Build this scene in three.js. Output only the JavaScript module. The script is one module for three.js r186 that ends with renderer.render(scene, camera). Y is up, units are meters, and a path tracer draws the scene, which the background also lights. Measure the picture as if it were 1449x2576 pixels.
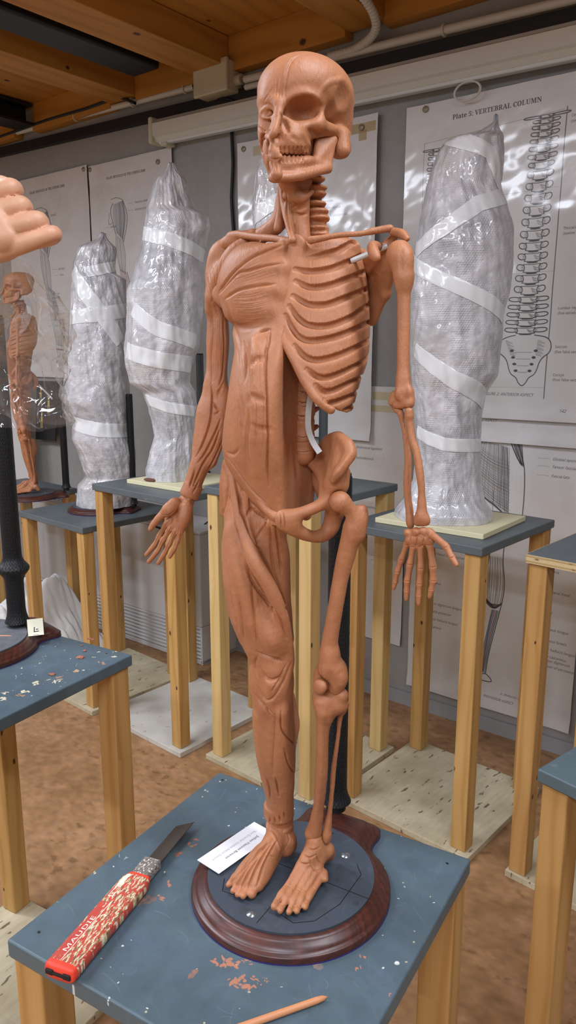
import * as THREE from 'three';
import { mergeGeometries } from 'three/addons/utils/BufferGeometryUtils.js';
import { RoundedBoxGeometry } from 'three/addons/geometries/RoundedBoxGeometry.js';
import { ImprovedNoise } from 'three/addons/math/ImprovedNoise.js';
import { RectAreaLightUniformsLib } from 'three/addons/lights/RectAreaLightUniformsLib.js';

// ---------------------------------------------------------------- camera, light, exposure
const W = 1449, H = 2576, FOCAL = 1900, EYE = 1.28, PITCH = 12 * Math.PI / 180;
const scene = new THREE.Scene();
const camera = new THREE.PerspectiveCamera(2 * Math.atan(H / 2 / FOCAL) * 180 / Math.PI, W / H, 0.05, 40);
camera.position.set(0, EYE, 0);
camera.rotation.x = -PITCH;

const renderer = new THREE.WebGLRenderer();
renderer.toneMapping = THREE.LinearToneMapping;
renderer.toneMappingExposure = 0.98;
renderer.shadowMap.enabled = true;
RectAreaLightUniformsLib.init();
scene.background = new THREE.Color(0x000000);

// ---------------------------------------------------------------- measuring helpers
// The room was surveyed from one station: a sight line through a picture point, met with a known plane, gives a point in metres.
const CP = Math.cos(PITCH), SP = Math.sin(PITCH);
const sight = (x, y) => { const dy = y - H / 2; return [(x - W / 2) / FOCAL, -(dy * CP / FOCAL + SP), -(CP - dy * SP / FOCAL)]; };
const V = (x, y, z) => new THREE.Vector3(x, y, z);
const atHeight = (x, y, h) => { const r = sight(x, y), t = (h - EYE) / r[1]; return V(r[0] * t, h, r[2] * t); };
const WALL_D = 2.306, WN = [0.621, -0.7838], WS = [0.7838, 0.621];       // wall plane: n.p = WALL_D, s runs along it to the right
const onWall = (x, y, off = 0) => { const r = sight(x, y), t = (WALL_D - off) / (WN[0] * r[0] + WN[1] * r[2]); return V(r[0] * t, EYE + r[1] * t, r[2] * t); };
const wallS = p => WS[0] * p.x + WS[1] * p.z;
const wallPoint = (s, h, off = 0) => V(WN[0] * (WALL_D - off) + WS[0] * s, h, WN[1] * (WALL_D - off) + WS[1] * s);
const WALL_YAW = Math.atan2(-WS[1], WS[0]);                              // local x along the wall, local z into the room

// seeded random numbers
let seedState = 7;
const rnd = () => { seedState = (seedState * 1664525 + 1013904223) >>> 0; return seedState / 4294967296; };
const noiseGen = new ImprovedNoise();
const noise = (x, y, z) => noiseGen.noise(x, y, z);
const fbm = (x, y, z, o = 4) => { let a = 0, s = 0.5; for (let i = 0; i < o; i++) { a += s * noise(x, y, z); x *= 2.03; y *= 2.03; z *= 2.03; s *= 0.5; } return a; };
const clamp = (v, a = 0, b = 1) => Math.min(b, Math.max(a, v));
const lerp = (a, b, t) => a + (b - a) * t;
const sstep = (a, b, x) => { const t = clamp((x - a) / (b - a)); return t * t * (3 - 2 * t); };

// ---------------------------------------------------------------- naming helpers
const taken = {};
const numbered = n => { const k = taken[n] = (taken[n] ?? -1) + 1; return k ? `${n}_${String(k).padStart(3, '0')}` : n; };
function put(o) { o.traverse(c => { if (c.isMesh) { c.castShadow = true; c.receiveShadow = true; } }); return o; }
function mesh(name, geometry, material, parent) { const m = new THREE.Mesh(geometry, material); m.name = name; parent.add(m); put(m); return m; }
function thing(name, label, category, pos = [0, 0, 0], turn = 0, group) {
  const o = new THREE.Group(); o.name = numbered(name); o.position.set(...pos); o.rotation.y = turn; scene.add(o);
  o.userData = { label, category }; if (group) o.userData.group = group; return o;
}
function single(name, geometry, material, label, category, group) {
  const m = mesh(numbered(name), geometry, material, scene); m.userData = { label, category }; if (group) m.userData.group = group; return m;
}
function structure(name, label) { const o = new THREE.Group(); o.name = name; o.userData = { label, category: name.split('_')[0], kind: 'structure' }; scene.add(o); return o; }

// ---------------------------------------------------------------- texture helpers
function dataTexture(w, h, fn, srgb = true) {
  const d = new Uint8Array(w * h * 4);
  for (let j = 0; j < h; j++) for (let i = 0; i < w; i++) { const c = fn(i / w, j / h, i, j), k = (j * w + i) * 4; d[k] = clamp(c[0]) * 255; d[k + 1] = clamp(c[1]) * 255; d[k + 2] = clamp(c[2]) * 255; d[k + 3] = 255; }
  const t = new THREE.DataTexture(d, w, h); t.wrapS = t.wrapT = THREE.RepeatWrapping; t.magFilter = THREE.LinearFilter; t.minFilter = THREE.LinearMipmapLinearFilter; t.generateMipmaps = true;
  if (srgb) t.colorSpace = THREE.SRGBColorSpace; t.needsUpdate = true; return t;
}
function canvasTexture(w, h, draw) {
  const c = document.createElement('canvas'); c.width = w; c.height = h; draw(c.getContext('2d'), w, h);
  const t = new THREE.CanvasTexture(c); t.colorSpace = THREE.SRGBColorSpace; return t;
}
const hex = h => [(h >> 16 & 255) / 255, (h >> 8 & 255) / 255, (h & 255) / 255];
const mixc = (a, b, t) => [lerp(a[0], b[0], t), lerp(a[1], b[1], t), lerp(a[2], b[2], t)];
// uv in metres on a box: every face takes its own two axes; the grain runs along `grain` (0 x, 1 y, 2 z)
function boxUV(g, grain = 1, ou = 0, ov = 0, scale = 1) {
  const p = g.attributes.position, n = g.attributes.normal, uv = new Float32Array(p.count * 2);
  for (let i = 0; i < p.count; i++) {
    const q = [p.getX(i), p.getY(i), p.getZ(i)], a = [Math.abs(n.getX(i)), Math.abs(n.getY(i)), Math.abs(n.getZ(i))];
    const k = a[0] > a[1] && a[0] > a[2] ? 0 : a[1] > a[2] ? 1 : 2;
    const others = [0, 1, 2].filter(x => x !== k); let u, v;
    if (k === grain) { u = q[others[0]]; v = q[others[1]]; } else { v = q[grain]; u = q[others.find(x => x !== grain)] + k * 0.13; }
    uv[i * 2] = (u + ou) * scale; uv[i * 2 + 1] = (v + ov) * scale;
  }
  g.setAttribute('uv', new THREE.BufferAttribute(uv, 2)); return g;
}
// ---------------------------------------------------------------- materials of the room
function woodTexture(base, dark, seed, w = 256, h = 1024, knots = 4) {
  const kn = []; let s = seed * 977 + 13; const r = () => { s = (s * 1664525 + 1013904223) >>> 0; return s / 4294967296; };
  for (let i = 0; i < knots; i++) kn.push([r(), r(), 0.02 + r() * 0.025]);
  return dataTexture(w, h, (u, v) => {
    let bend = 0.05 * Math.sin(v * 6.283 + seed) + 0.03 * noise(u * 2, v * 2 * 3.1, seed), k = 0;
    for (const [x, y, q] of kn) { let dx = Math.abs(u - x); dx = Math.min(dx, 1 - dx); let dy = Math.abs(v - y); dy = Math.min(dy, 1 - dy); const d = Math.hypot(dx, dy * 3); bend += 0.05 * Math.exp(-d * d / (q * q * 9)) * (u > x ? 1 : -1); k = Math.max(k, 1 - sstep(q * 0.35, q * 0.8, d + 0.006 * noise(u * 40, v * 120, seed))); }
    const ring = 0.5 + 0.5 * Math.sin((u + bend) * 6.283 * 5 + 1.3 * noise(u * 3, v * 4, seed + 5));
    const fibre = noise(u * 90, v * 9, seed + 9) * 0.5 + noise(u * 200, v * 14, seed + 2) * 0.35;
    const t = clamp(0.28 * Math.pow(ring, 3) + 0.16 * fibre + 0.18 * noise(u * 3, v * 5, seed + 20) + 0.1);
    return mixc(mixc(base, dark, t), [0.25, 0.13, 0.07], k * 0.85);
  });
}
const texPine = [woodTexture(hex(0xcba364), hex(0x9b6a2c), 1), woodTexture(hex(0xc4995c), hex(0x936129), 2)], texPale = woodTexture(hex(0xdcbf82), hex(0xc09450), 3, 256, 1024, 2), texCeil = woodTexture(hex(0xc48a3c), hex(0x8f5714), 4, 512, 1024, 7);
for (const t of [...texPine, texPale]) t.repeat.set(1 / 0.16, 1 / 0.9); texCeil.repeat.set(1 / 0.4, 1 / 1.6);
const M = {};
M.pine = texPine.map(map => new THREE.MeshStandardMaterial({ map, roughness: 0.55 }));
M.pale = new THREE.MeshStandardMaterial({ map: texPale, roughness: 0.6 });
M.ceilWood = new THREE.MeshStandardMaterial({ map: texCeil, roughness: 0.55 });
const texFloor = dataTexture(1024, 1024, (u, v) => {
  const a = fbm(u * 5, v * 5, 3, 4), b = fbm(u * 22, v * 15, 8, 3), c = fbm(u * 60, v * 40, 12, 2), spot = sstep(0.12, 0.26, fbm(u * 46, v * 30, 31, 3)) * sstep(-0.12, 0.1, a);
  let col = mixc(hex(0x9c754e), hex(0xae8660), clamp(0.5 + a * 0.9 + b * 0.6)); col = mixc(col, hex(0x7c5a38), clamp(spot * 0.6 + Math.max(0, -a) * 0.5 + Math.max(0, -b) * 0.5)); col = mixc(col, hex(0xb08562), clamp(0.5 * sstep(0.05, 0.3, b))); return col.map(x => x * (1 + c * 0.25));
});
texFloor.repeat.set(1 / 1.3, 1 / 1.3);
M.floor = new THREE.MeshStandardMaterial({ map: texFloor, roughness: 0.5 });
M.wall = new THREE.MeshStandardMaterial({ map: dataTexture(256, 256, (u, v) => { const n = 0.545 + 0.04 * fbm(u * 6, v * 6, 2) + 0.015 * noise(u * 60, v * 60, 4); return [n * 1.12, n * 1.11, n * 1.08]; }), roughness: 0.75 });
M.wall.map.repeat.set(0.6, 0.6);
M.wallPale = new THREE.MeshStandardMaterial({ color: 0xb9b6ae, roughness: 0.85 });
M.black = new THREE.MeshStandardMaterial({ color: 0x15171a, roughness: 0.55 });
M.steel = new THREE.MeshStandardMaterial({ color: 0x1b1f23, roughness: 0.45, metalness: 0.2 });
M.plasticWhite = new THREE.MeshStandardMaterial({ color: 0xcfccc0, roughness: 0.4 });
M.plasticCream = new THREE.MeshStandardMaterial({ color: 0xc9c2a6, roughness: 0.45 });
M.trim = new THREE.MeshStandardMaterial({ color: 0x9a9b9b, roughness: 0.6 });

const block = (w, h, d, r = 0.002) => new RoundedBoxGeometry(w, h, d, 1, Math.min(r, w / 3, h / 3, d / 3));

// ---------------------------------------------------------------- floor, walls, ceiling
const S0 = -5.2, S1 = 2.6, N1 = WALL_D, N0 = -2.9, CEIL = 2.405;
const roomMid = (s, n, h) => V(WN[0] * n + WS[0] * s, h, WN[1] * n + WS[1] * s);
function roomBox(name, s0, s1, n0, n1, h0, h1, mat, parent, grain = 0, r = 0.001) {
  const g = boxUV(r ? block(s1 - s0, h1 - h0, n1 - n0, r) : new THREE.BoxGeometry(s1 - s0, h1 - h0, n1 - n0), grain, rnd(), rnd());
  const m = mesh(name, g, mat, parent), c = roomMid((s0 + s1) / 2, (n0 + n1) / 2, (h0 + h1) / 2); m.position.copy(c); m.rotation.y = WALL_YAW; return m;
}
function roomStructure(name, label, s0, s1, n0, n1, h0, h1, mat) { const m = roomBox(name, s0, s1, n0, n1, h0, h1, mat, scene, 0, 0); m.userData = { label, category: name.split('_')[0], kind: 'structure' }; return m; }
roomStructure('floor', 'brown mottled smooth workshop floor stained with clay', S0 - 0.2, S1 + 0.2, N0 - 0.2, N1 + 0.2, -0.12, 0, M.floor);
roomStructure('wall_back', 'grey painted wall hung with anatomical charts', S0 - 0.2, S1 + 0.2, N1, N1 + 0.15, 0, CEIL + 0.1, M.wall);
roomStructure('wall_front', 'pale wall across the workshop', S0 - 0.2, S1 + 0.2, N0 - 0.15, N0, 0, CEIL + 0.1, M.wallPale);
roomStructure('wall_left', 'pale end wall of the workshop', S0 - 0.15, S0, N0, N1, 0, CEIL + 0.1, M.wallPale);
roomStructure('wall_right', 'pale end wall of the workshop', S1, S1 + 0.15, N0, N1, 0, CEIL + 0.1, M.wallPale);
roomBox('baseboard_back', S0, S1, N1 - 0.012, N1 - 0.0004, 0.0, 0.052, M.trim, scene).userData = { label: 'narrow grey skirting strip along the back wall', category: 'baseboard', kind: 'structure' };
const ceiling = structure('ceiling', 'low timber ceiling with pine joists, boards and black steel beams');
for (let i = 0, s = S0 - 0.1; s < S1; i++, s += 0.52) roomBox('board', s, s + 0.517, N0 - 0.1, N1 + 0.1, CEIL, CEIL + 0.03, M.ceilWood, ceiling, 2);
roomBox('roof_deck', S0 - 0.2, S1 + 0.2, N0 - 0.15, N1 + 0.15, CEIL + 0.031, CEIL + 0.1, M.black, ceiling);
const joists = [[-4.45, -4.29], [-3.94, -3.78], [-3.46, -3.31], [-2.745, -2.585], [-2.232, -2.065], [-1.55, -1.405], [-0.9, -0.74], [-0.25, -0.09], [0.4, 0.56], [1.05, 1.21], [1.7, 1.86], [2.3, 2.46]];
for (const [a, b] of joists) if (Math.abs(a + 3.46) > 0.01) roomBox('joist', a, b, N0, N1 - 0.02, 2.302, CEIL - 0.0005, M.ceilWood, ceiling, 2, 0.004);
for (let i = 0; i + 1 < joists.length; i++) roomBox('blocking', joists[i][1] + 0.001, joists[i + 1][0] - 0.001, N1 - 0.05, N1 - 0.001, 2.285, CEIL - 0.0005, M.ceilWood, ceiling, 0, 0.001);
for (const [a, b, h0, h1] of [[-2.46, -2.31, 2.315, 2.40]]) roomBox('steel_beam', a, b, N0, N1 - 0.16, h0, h1, M.steel, ceiling, 2, 0.012);
for (const [w, h0, h1] of [[0.13, 2.305, 2.318], [0.02, 2.318, 2.385], [0.13, 2.385, 2.398]]) roomBox('steel_beam', -3.35 - w / 2, -3.35 + w / 2, N0, N1 - 0.06, h0, h1, M.steel, ceiling, 2, 0.002);

// ---------------------------------------------------------------- services along the top of the wall
function wallTube(pts, r, name, mat, parent, seg = 60, round = 8) {   // pts: [s, height, distance off the wall]
  const c = new THREE.CatmullRomCurve3(pts.map(p => wallPoint(p[0], p[1], p[2])), false, 'catmullrom', 0.2); return mesh(name, new THREE.TubeGeometry(c, seg, r, round), mat, parent);
}
const strip = (() => { const a = wallPoint(-4.4, 2.272, 0.012), b = wallPoint(1.2, 2.125, 0.012), g = block(a.distanceTo(b), 0.042, 0.022, 0.002), m = single('cable_rail', g, M.black, 'black rail running along the top of the grey wall', 'rail'); m.position.copy(a).lerp(b, 0.5); m.rotation.set(0, WALL_YAW, -Math.asin((2.272 - 2.125) / a.distanceTo(b)), 'YXZ'); return m; })();
const conduit = thing('electrical_conduit', 'white plastic conduit pipe running along the wall under the joists', 'conduit');
wallTube([[-4.4, 2.335, 0.034], [-3.2, 2.303, 0.034], [-2.26, 2.276, 0.034]], 0.0125, 'pipe', M.plasticWhite, conduit, 40);
wallTube([[-2.0, 2.25, 0.034], [-1.5, 2.236, 0.034], [-0.8, 2.212, 0.034], [1.2, 2.14, 0.034]], 0.0135, 'pipe', M.plasticWhite, conduit, 60);
wallTube([[-2.0, 2.225, 0.03], [-1.9, 2.222, 0.03], [-1.84, 2.225, 0.03]], 0.011, 'pipe', M.plasticWhite, conduit, 14);
for (const [s, h] of [[-3.0, 2.297], [-2.62, 2.287], [-1.73, 2.243], [-1.2, 2.226], [-2.31, 2.279]]) { const g = mesh('pipe_clip', new THREE.TorusGeometry(0.0155, 0.004, 8, 16), M.plasticWhite, conduit); g.position.copy(wallPoint(s, h, 0.034)); g.rotation.y = WALL_YAW + Math.PI / 2; }
const flex = thing('flexible_conduit', 'ribbed grey flexible conduit curving down from the ceiling', 'conduit');
{ const pts = [[-1.56, 2.36, 0.55], [-1.44, 2.345, 0.35], [-1.385, 2.31, 0.2], [-1.40, 2.262, 0.1], [-1.50, 2.243, 0.045], [-1.62, 2.243, 0.037]].map(p => wallPoint(...p)), c = new THREE.CatmullRomCurve3(pts); const g = new THREE.TubeGeometry(c, 320, 0.0135, 10), q = g.attributes.position, n = g.attributes.normal; for (let i = 0; i < q.count; i++) { const k = 0.0012 * Math.sin(Math.floor(i / 11) * 1.3); q.setXYZ(i, q.getX(i) + n.getX(i) * k, q.getY(i) + n.getY(i) * k, q.getZ(i) + n.getZ(i) * k); } g.computeVertexNormals(); mesh('ribbed_pipe', g, M.plasticWhite, flex);
  const sl = mesh('sleeve', new THREE.CylinderGeometry(0.018, 0.018, 0.05, 20), M.plasticWhite, flex); sl.position.copy(pts[0]); sl.quaternion.setFromUnitVectors(V(0, 1, 0), c.getTangent(0)); }
const jb = thing('junction_box', 'cream square junction box between two conduit pipes', 'junction box', wallPoint(-2.125, 2.215, 0).toArray(), WALL_YAW);
{ mesh('body', block(0.165, 0.105, 0.075, 0.006).translate(0, 0.0525, 0.038), M.plasticCream, jb); mesh('cover', block(0.172, 0.112, 0.018, 0.006).translate(0, 0.0525, 0.083), M.plasticCream, jb); const s = mesh('spout', new THREE.CylinderGeometry(0.018, 0.018, 0.03, 16).rotateZ(Math.PI / 2).translate(0.095, 0.04, 0.034), M.plasticCream, jb); }
// long white trunking with a cream end cap
const trunk = thing('wall_light_fitting', 'long white fluorescent light fitting, switched off, under the black rail', 'light fitting');
{ const a = wallPoint(-2.46, 2.098, 0.001), b = wallPoint(0.9, 2.016, 0.001), L = a.distanceTo(b), tilt = -Math.asin((2.098 - 2.016) / L);
  const sh = new THREE.Shape(); [[0, 0.008], [0.03, 0], [0.062, 0.006], [0.07, 0.022], [0.078, 0.028], [0.08, 0.072], [0.066, 0.08], [0.05, 0.094], [0, 0.096]].forEach(([x, y], i) => i ? sh.lineTo(x, y) : sh.moveTo(x, y));
  const g = new THREE.ExtrudeGeometry(sh, { depth: L, bevelEnabled: false }).rotateY(Math.PI / 2).translate(0, 0, 0); g.scale(1, 1, -1); g.index ?? 0; const ix = g.attributes.position; for (let i = 0; i < ix.count; i += 3) { const t = [ix.getX(i), ix.getY(i), ix.getZ(i)]; ix.setXYZ(i, ix.getX(i + 1), ix.getY(i + 1), ix.getZ(i + 1)); ix.setXYZ(i + 1, ...t); } g.computeVertexNormals();
  trunk.position.copy(a); trunk.rotation.set(0, WALL_YAW, tilt, 'YXZ'); mesh('housing', g, M.plasticWhite, trunk);
  mesh('end_cap', block(0.022, 0.1, 0.085, 0.008).translate(-0.008, 0.048, 0.042), M.plasticCream, trunk); const foot = mesh('bracket', block(0.035, 0.014, 0.05, 0.004).translate(0.05, -0.006, 0.04), M.plasticCream, trunk);
  mesh('diffuser', block(L - 0.03, 0.02, 0.03, 0.006).translate(L / 2, 0.006, 0.045), new THREE.MeshStandardMaterial({ color: 0xd8dad6, roughness: 0.3 }), trunk); }
{ const r = single('hanging_ring', new THREE.TorusGeometry(0.036, 0.0035, 8, 40), M.plasticWhite, 'thin white ring hanging beneath the wall light fitting', 'ring'); r.scale.set(1.15, 0.72, 1); r.position.copy(wallPoint(-1.105, 2.035, 0.055)); r.rotation.y = WALL_YAW; }
{ const c = thing('black_cable', 'black cable hanging down the wall from the light fitting', 'cable'); wallTube([[-2.09, 2.1, 0.012], [-2.085, 1.98, 0.012], [-2.095, 1.86, 0.012], [-2.09, 1.75, 0.01], [-2.075, 1.66, 0.01]], 0.0065, 'cord', M.black, c, 50);
  const k = thing('loose_cable', 'thin black cable looping over the conduit under the joist', 'cable'); wallTube([[-3.9, 2.30, 0.05], [-3.2, 2.315, 0.05], [-2.9, 2.31, 0.055], [-2.68, 2.312, 0.06], [-2.58, 2.272, 0.055]], 0.006, 'cord', M.black, k, 60); wallTube([[-2.17, 2.225, 0.02], [-2.1, 2.205, 0.03], [-2.06, 2.19, 0.03]], 0.005, 'cord', M.black, k, 20); }

// ---------------------------------------------------------------- ceiling lamps behind the viewer
const lampWhite = 0xeaf1ff;
function tubeLamp(s, n, power, along = true) {
  const c = roomMid(s, n, 2.296), t = thing('ceiling_lamp', 'white fluorescent ceiling lamp under the joists', 'lamp', c.toArray(), along ? WALL_YAW : WALL_YAW + Math.PI / 2, 'ceiling lamps');
  mesh('housing', block(1.24, 0.04, 0.16, 0.006).translate(0, -0.022, 0), M.plasticWhite, t);
  const glow = mesh('lamp_tube', block(1.2, 0.012, 0.13, 0.003).translate(0, -0.048, 0), new THREE.MeshStandardMaterial({ color: 0xffffff, emissive: lampWhite, emissiveIntensity: 2.5 }), t);
  const l = new THREE.RectAreaLight(lampWhite, power, 1.2, 0.13); l.position.set(0, -0.056, 0); l.rotation.x = -Math.PI / 2; l.castShadow = true; t.add(l);
}
// ---------------------------------------------------------------- modelling stands
const paintTex = (seed, c0, c1) => { const t = dataTexture(512, 512, (u, v) => { const a = fbm(u * 6, v * 6, seed, 4), b = noise(u * 70, v * 70, seed + 3), s = sstep(0.2, 0.5, fbm(u * 28, v * 28, seed + 9, 3)); let c = mixc(c0, c1, clamp(0.5 + a * 0.9 + b * 0.07)); return mixc(c, [0.62, 0.65, 0.66], s * 0.28); }); t.repeat.set(2, 2); return t; };
const texPaint = paintTex(5, hex(0x4e5f64), hex(0x5c6e73)), texPaintDark = paintTex(11, hex(0x565f62), hex(0x646d70));
M.paint = new THREE.MeshStandardMaterial({ map: texPaint, roughness: 0.45 });
M.paintDark = new THREE.MeshStandardMaterial({ map: texPaintDark, roughness: 0.45 });
const texEdge = dataTexture(64, 256, (v, u) => { const l = Math.floor(v * 5), n = noise(u * 40, v * 3, l * 7), d = sstep(0.3, 0.55, noise(u * 12, l * 3.7, 2)); return mixc(mixc(hex(0xd8c293), hex(0xa98a56), l % 2 ? 0.75 : 0.1 + 0.3 * Math.abs(n)), hex(0x4a3a28), d * 0.7); }); texEdge.repeat.set(1 / 0.02, 3);
M.plyEdge = new THREE.MeshStandardMaterial({ map: texEdge, roughness: 0.7 });
const texBoard = dataTexture(512, 512, (u, v) => { const g = noise(u * 5, v * 40, 2) * 0.5 + noise(u * 12, v * 90, 4) * 0.3, a = fbm(u * 5, v * 5, 7, 4), d = sstep(0.27, 0.36, fbm(u * 10, v * 34, 15, 4)) * 0.8; let c = mixc(hex(0xcfc5a6), hex(0xa99c7c), clamp(0.35 + g * 0.4 + a * 0.9)); return mixc(c, hex(0x4b3a2a), d * 0.85); });
texBoard.repeat.set(2.2, 2.2);
M.board = new THREE.MeshStandardMaterial({ map: texBoard, roughness: 0.75 });
const texBoardClean = dataTexture(256, 256, (u, v) => { const a = fbm(u * 5, v * 5, 17, 4), d = sstep(0.3, 0.42, fbm(u * 20, v * 24, 25, 3)); return mixc(mixc(hex(0xd9d6cc), hex(0xb8b4a6), clamp(0.4 + a)), hex(0x8d7a60), d * 0.6); }); texBoardClean.repeat.set(2, 2);
M.boardPale = new THREE.MeshStandardMaterial({ map: texBoardClean, roughness: 0.75 });
const azDir = a => V(Math.sin(a * Math.PI / 180), 0, -Math.cos(a * Math.PI / 180));
const LEG = 0.043, TOP_T = 0.022;
// local x runs from the left corner to the front corner, local z from the back to the front
function makeStand(o) {
  const { centre, yaw, height: h, size: w, label } = o, t = thing('modelling_stand', label, 'stand', [centre.x, 0, centre.z], yaw, 'modelling stands');
  const topMat = o.topMat ?? M.paintDark, legMats = o.legMats ?? M.pine;
  const topMesh = mesh('top', boxUV(block(w, TOP_T, w, 0.003), 0, rnd(), rnd()), topMat, t); topMesh.position.y = h - TOP_T / 2;
  if (o.plyEdge) for (const [x, z, r] of [[0, w / 2 + 0.0006, 0], [-w / 2 - 0.0006, 0, -Math.PI / 2]]) { const e = mesh('plywood_edge', boxUV(new THREE.BoxGeometry(w * 0.995, TOP_T * 0.9, 0.001), 0), M.plyEdge, topMesh); e.position.set(x, 0, z); e.rotation.y = r; }
  const q = w / 2 - LEG / 2 - (o.inset ?? 0.006), lh = h - TOP_T - 0.018; let i = 0;
  for (const [sx, sz] of [[-1, -1], [1, -1], [1, 1], [-1, 1]]) { const g = boxUV(block(LEG, lh, LEG, 0.003), 1, rnd(), rnd()); mesh('leg', g, Array.isArray(legMats) ? legMats[i++ % legMats.length] : legMats, t).position.set(sx * q, 0.018 + lh / 2, sz * q); }
  const bw = w + (o.baseExtra ?? 0.0);
  mesh('base_board', boxUV(block(bw, 0.018, bw, 0.002), 0, rnd(), rnd()), o.baseMat ?? M.board, t).position.y = 0.009;
  t.userData.top = h; t.userData.centreX = centre.x; return t;
}
// corner: where a named corner of the top lies; e1 azimuth left->front, e2 azimuth front->right
function standAt(which, px, py, h, size, e1, e2, o) {
  const c = atHeight(px, py, h), a = azDir(e1).multiplyScalar(size / 2), b = azDir(e2).multiplyScalar(size / 2), centre = c.clone();
  if (which === 'front') centre.sub(a).add(b); else if (which === 'left') centre.add(a).add(b); else if (which === 'right') centre.sub(a).sub(b); else centre.add(a).sub(b);
  return makeStand({ centre, yaw: Math.PI / 2 - e1 * Math.PI / 180, height: h, size, ...o });
}
const TABLE = 0.66;
const standA = (() => { const l = atHeight(23, 2364, TABLE), r = atHeight(1179, 2160, TABLE); return makeStand({ centre: l.clone().lerp(r, 0.5), yaw: Math.PI / 2 - 121.0 * Math.PI / 180, height: TABLE, size: 0.388, topMat: M.paint, label: 'blue-grey topped timber stand carrying the uncovered clay figure', inset: 0.004 }); })();
const standB = standAt('right', 333, 1647, 0.71, 0.40, 121, 31, { topMat: M.paint, label: 'chipped blue-grey stand with a black post, beside the held-up plastic bag' });
const standC = standAt('front', 1228, 1382, 0.83, 0.413, 132, 38, { label: 'pine stand carrying the tallest bubble-wrapped statue in front of the spine chart', baseExtra: 0.02 });
const standD = standAt('front', 795, 1270, 0.889, 0.413, 131, 37, { legMats: M.pale, baseMat: M.board, label: 'stand with pale yellow legs directly behind the uncovered clay figure', baseExtra: 0.02 });
const standE = standAt('front', 444, 1257, 0.847, 0.413, 131, 36, { baseMat: M.boardPale, label: 'tall pine stand carrying a wrapped statue on a cream board, near the wall heater', baseExtra: 0.02 });
const standF = standAt('front', 217, 1331, 0.69, 0.43, 132, 36, { label: 'low pine stand carrying a wrapped statue on a dark wooden plaque', baseExtra: 0.02 });
const standG = standAt('right', 189, 1227, 0.69, 0.42, 131, 37, { label: 'far pine stand carrying a second uncovered clay figure' });
const standH = standAt('left', 1343, 1396, 0.832, 0.413, 133, 38, { plyEdge: true, label: 'tall stand with a bare plywood edge to its top' });
const standI = standAt('left', 1362, 1938, 0.66, 0.39, 141, 49, { topMat: M.paint, label: 'low blue-grey topped stand with thick pine legs in front of the plywood-edged stand' });
// ---------------------------------------------------------------- modelling clay: distance fields meshed with surface nets
// figure frame: x to the figure's left, y up from the disc, z forward; origin between the feet
const DISC_TOP = 0.6826, FIG_YAW = -30.4 * Math.PI / 180;
const FIG_O = V(0.0104, DISC_TOP, -0.772);
const fc = Math.cos(FIG_YAW), fs = Math.sin(FIG_YAW);
const toFig = v => { const x = v[0], z = v[2]; return [fc * x - fs * z, v[1], fs * x + fc * z]; };
const CAM_L = toFig([-FIG_O.x, EYE - FIG_O.y, -FIG_O.z]);
const sightL = (x, y) => toFig(sight(x, y));
// point on a sight line at a given forward depth (mm) or at a given height above the disc (mm); radius given in picture units
const camDepth = p => { const v = [p[0] - CAM_L[0], p[1] - CAM_L[1], p[2] - CAM_L[2]], a = toFig([0, -SP, -CP]); return v[0] * a[0] + v[1] * a[1] + v[2] * a[2]; };
const P = (x, y, f, r = 0) => { const d = sightL(x, y), t = (f / 1000 - CAM_L[2]) / d[2]; const p = [CAM_L[0] + d[0] * t, CAM_L[1] + d[1] * t, f / 1000]; p.push(r * camDepth(p) / FOCAL); return p; };
const PT = (x, y, h, r = 0) => { const d = sightL(x, y), t = (h / 1000 - CAM_L[1]) / d[1]; const p = [CAM_L[0] + d[0] * t, h / 1000, CAM_L[2] + d[2] * t]; p.push(r * camDepth(p) / FOCAL); return p; };

function cap(a, b, n, s = 1) {
  const [ax, ay, az, ra] = a, bx = b[0] - ax, by = b[1] - ay, bz = b[2] - az, rb = b[3], L2 = bx * bx + by * by + bz * bz || 1e-12, s2 = s * s;
  const d = (x, y, z) => {
    let px = x - ax, py = y - ay, pz = z - az, t = (px * bx + py * by + pz * bz) / L2; t = t < 0 ? 0 : t > 1 ? 1 : t;
    px -= bx * t; py -= by * t; pz -= bz * t; const r = ra + (rb - ra) * t;
    if (s === 1) return Math.sqrt(px * px + py * py + pz * pz) - r;
    const q = px * n[0] + py * n[1] + pz * n[2];
    const ux = px + n[0] * q * (s - 1), uy = py + n[1] * q * (s - 1), uz = pz + n[2] * q * (s - 1), l = Math.sqrt(ux * ux + uy * uy + uz * uz);
    const gx = px + n[0] * q * (s2 - 1), gy = py + n[1] * q * (s2 - 1), gz = pz + n[2] * q * (s2 - 1), gl = Math.sqrt(gx * gx + gy * gy + gz * gz);
    return gl < 1e-7 ? -r / s : (l - r) * l / gl;
  };
  return { d, c: [ax + bx / 2, ay + by / 2, az + bz / 2], R: Math.sqrt(L2) / 2 + Math.max(ra, rb) };
}
function ell(c, r, rot) {
  const m = rot ? new THREE.Matrix4().makeRotationFromEuler(new THREE.Euler(...rot)).elements : null;
  const d = (x, y, z) => {
    x -= c[0]; y -= c[1]; z -= c[2];
    if (m) { const X = m[0] * x + m[1] * y + m[2] * z, Y = m[4] * x + m[5] * y + m[6] * z, Z = m[8] * x + m[9] * y + m[10] * z; x = X; y = Y; z = Z; }
    const a = x / r[0], b = y / r[1], e = z / r[2], k0 = Math.sqrt(a * a + b * b + e * e), a1 = a / r[0], b1 = b / r[1], e1 = e / r[2], k1 = Math.sqrt(a1 * a1 + b1 * b1 + e1 * e1);
    return k1 < 1e-6 ? -Math.min(...r) : k0 * (k0 - 1) / k1;
  };
  return { d, c, R: Math.max(...r) };
}
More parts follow.
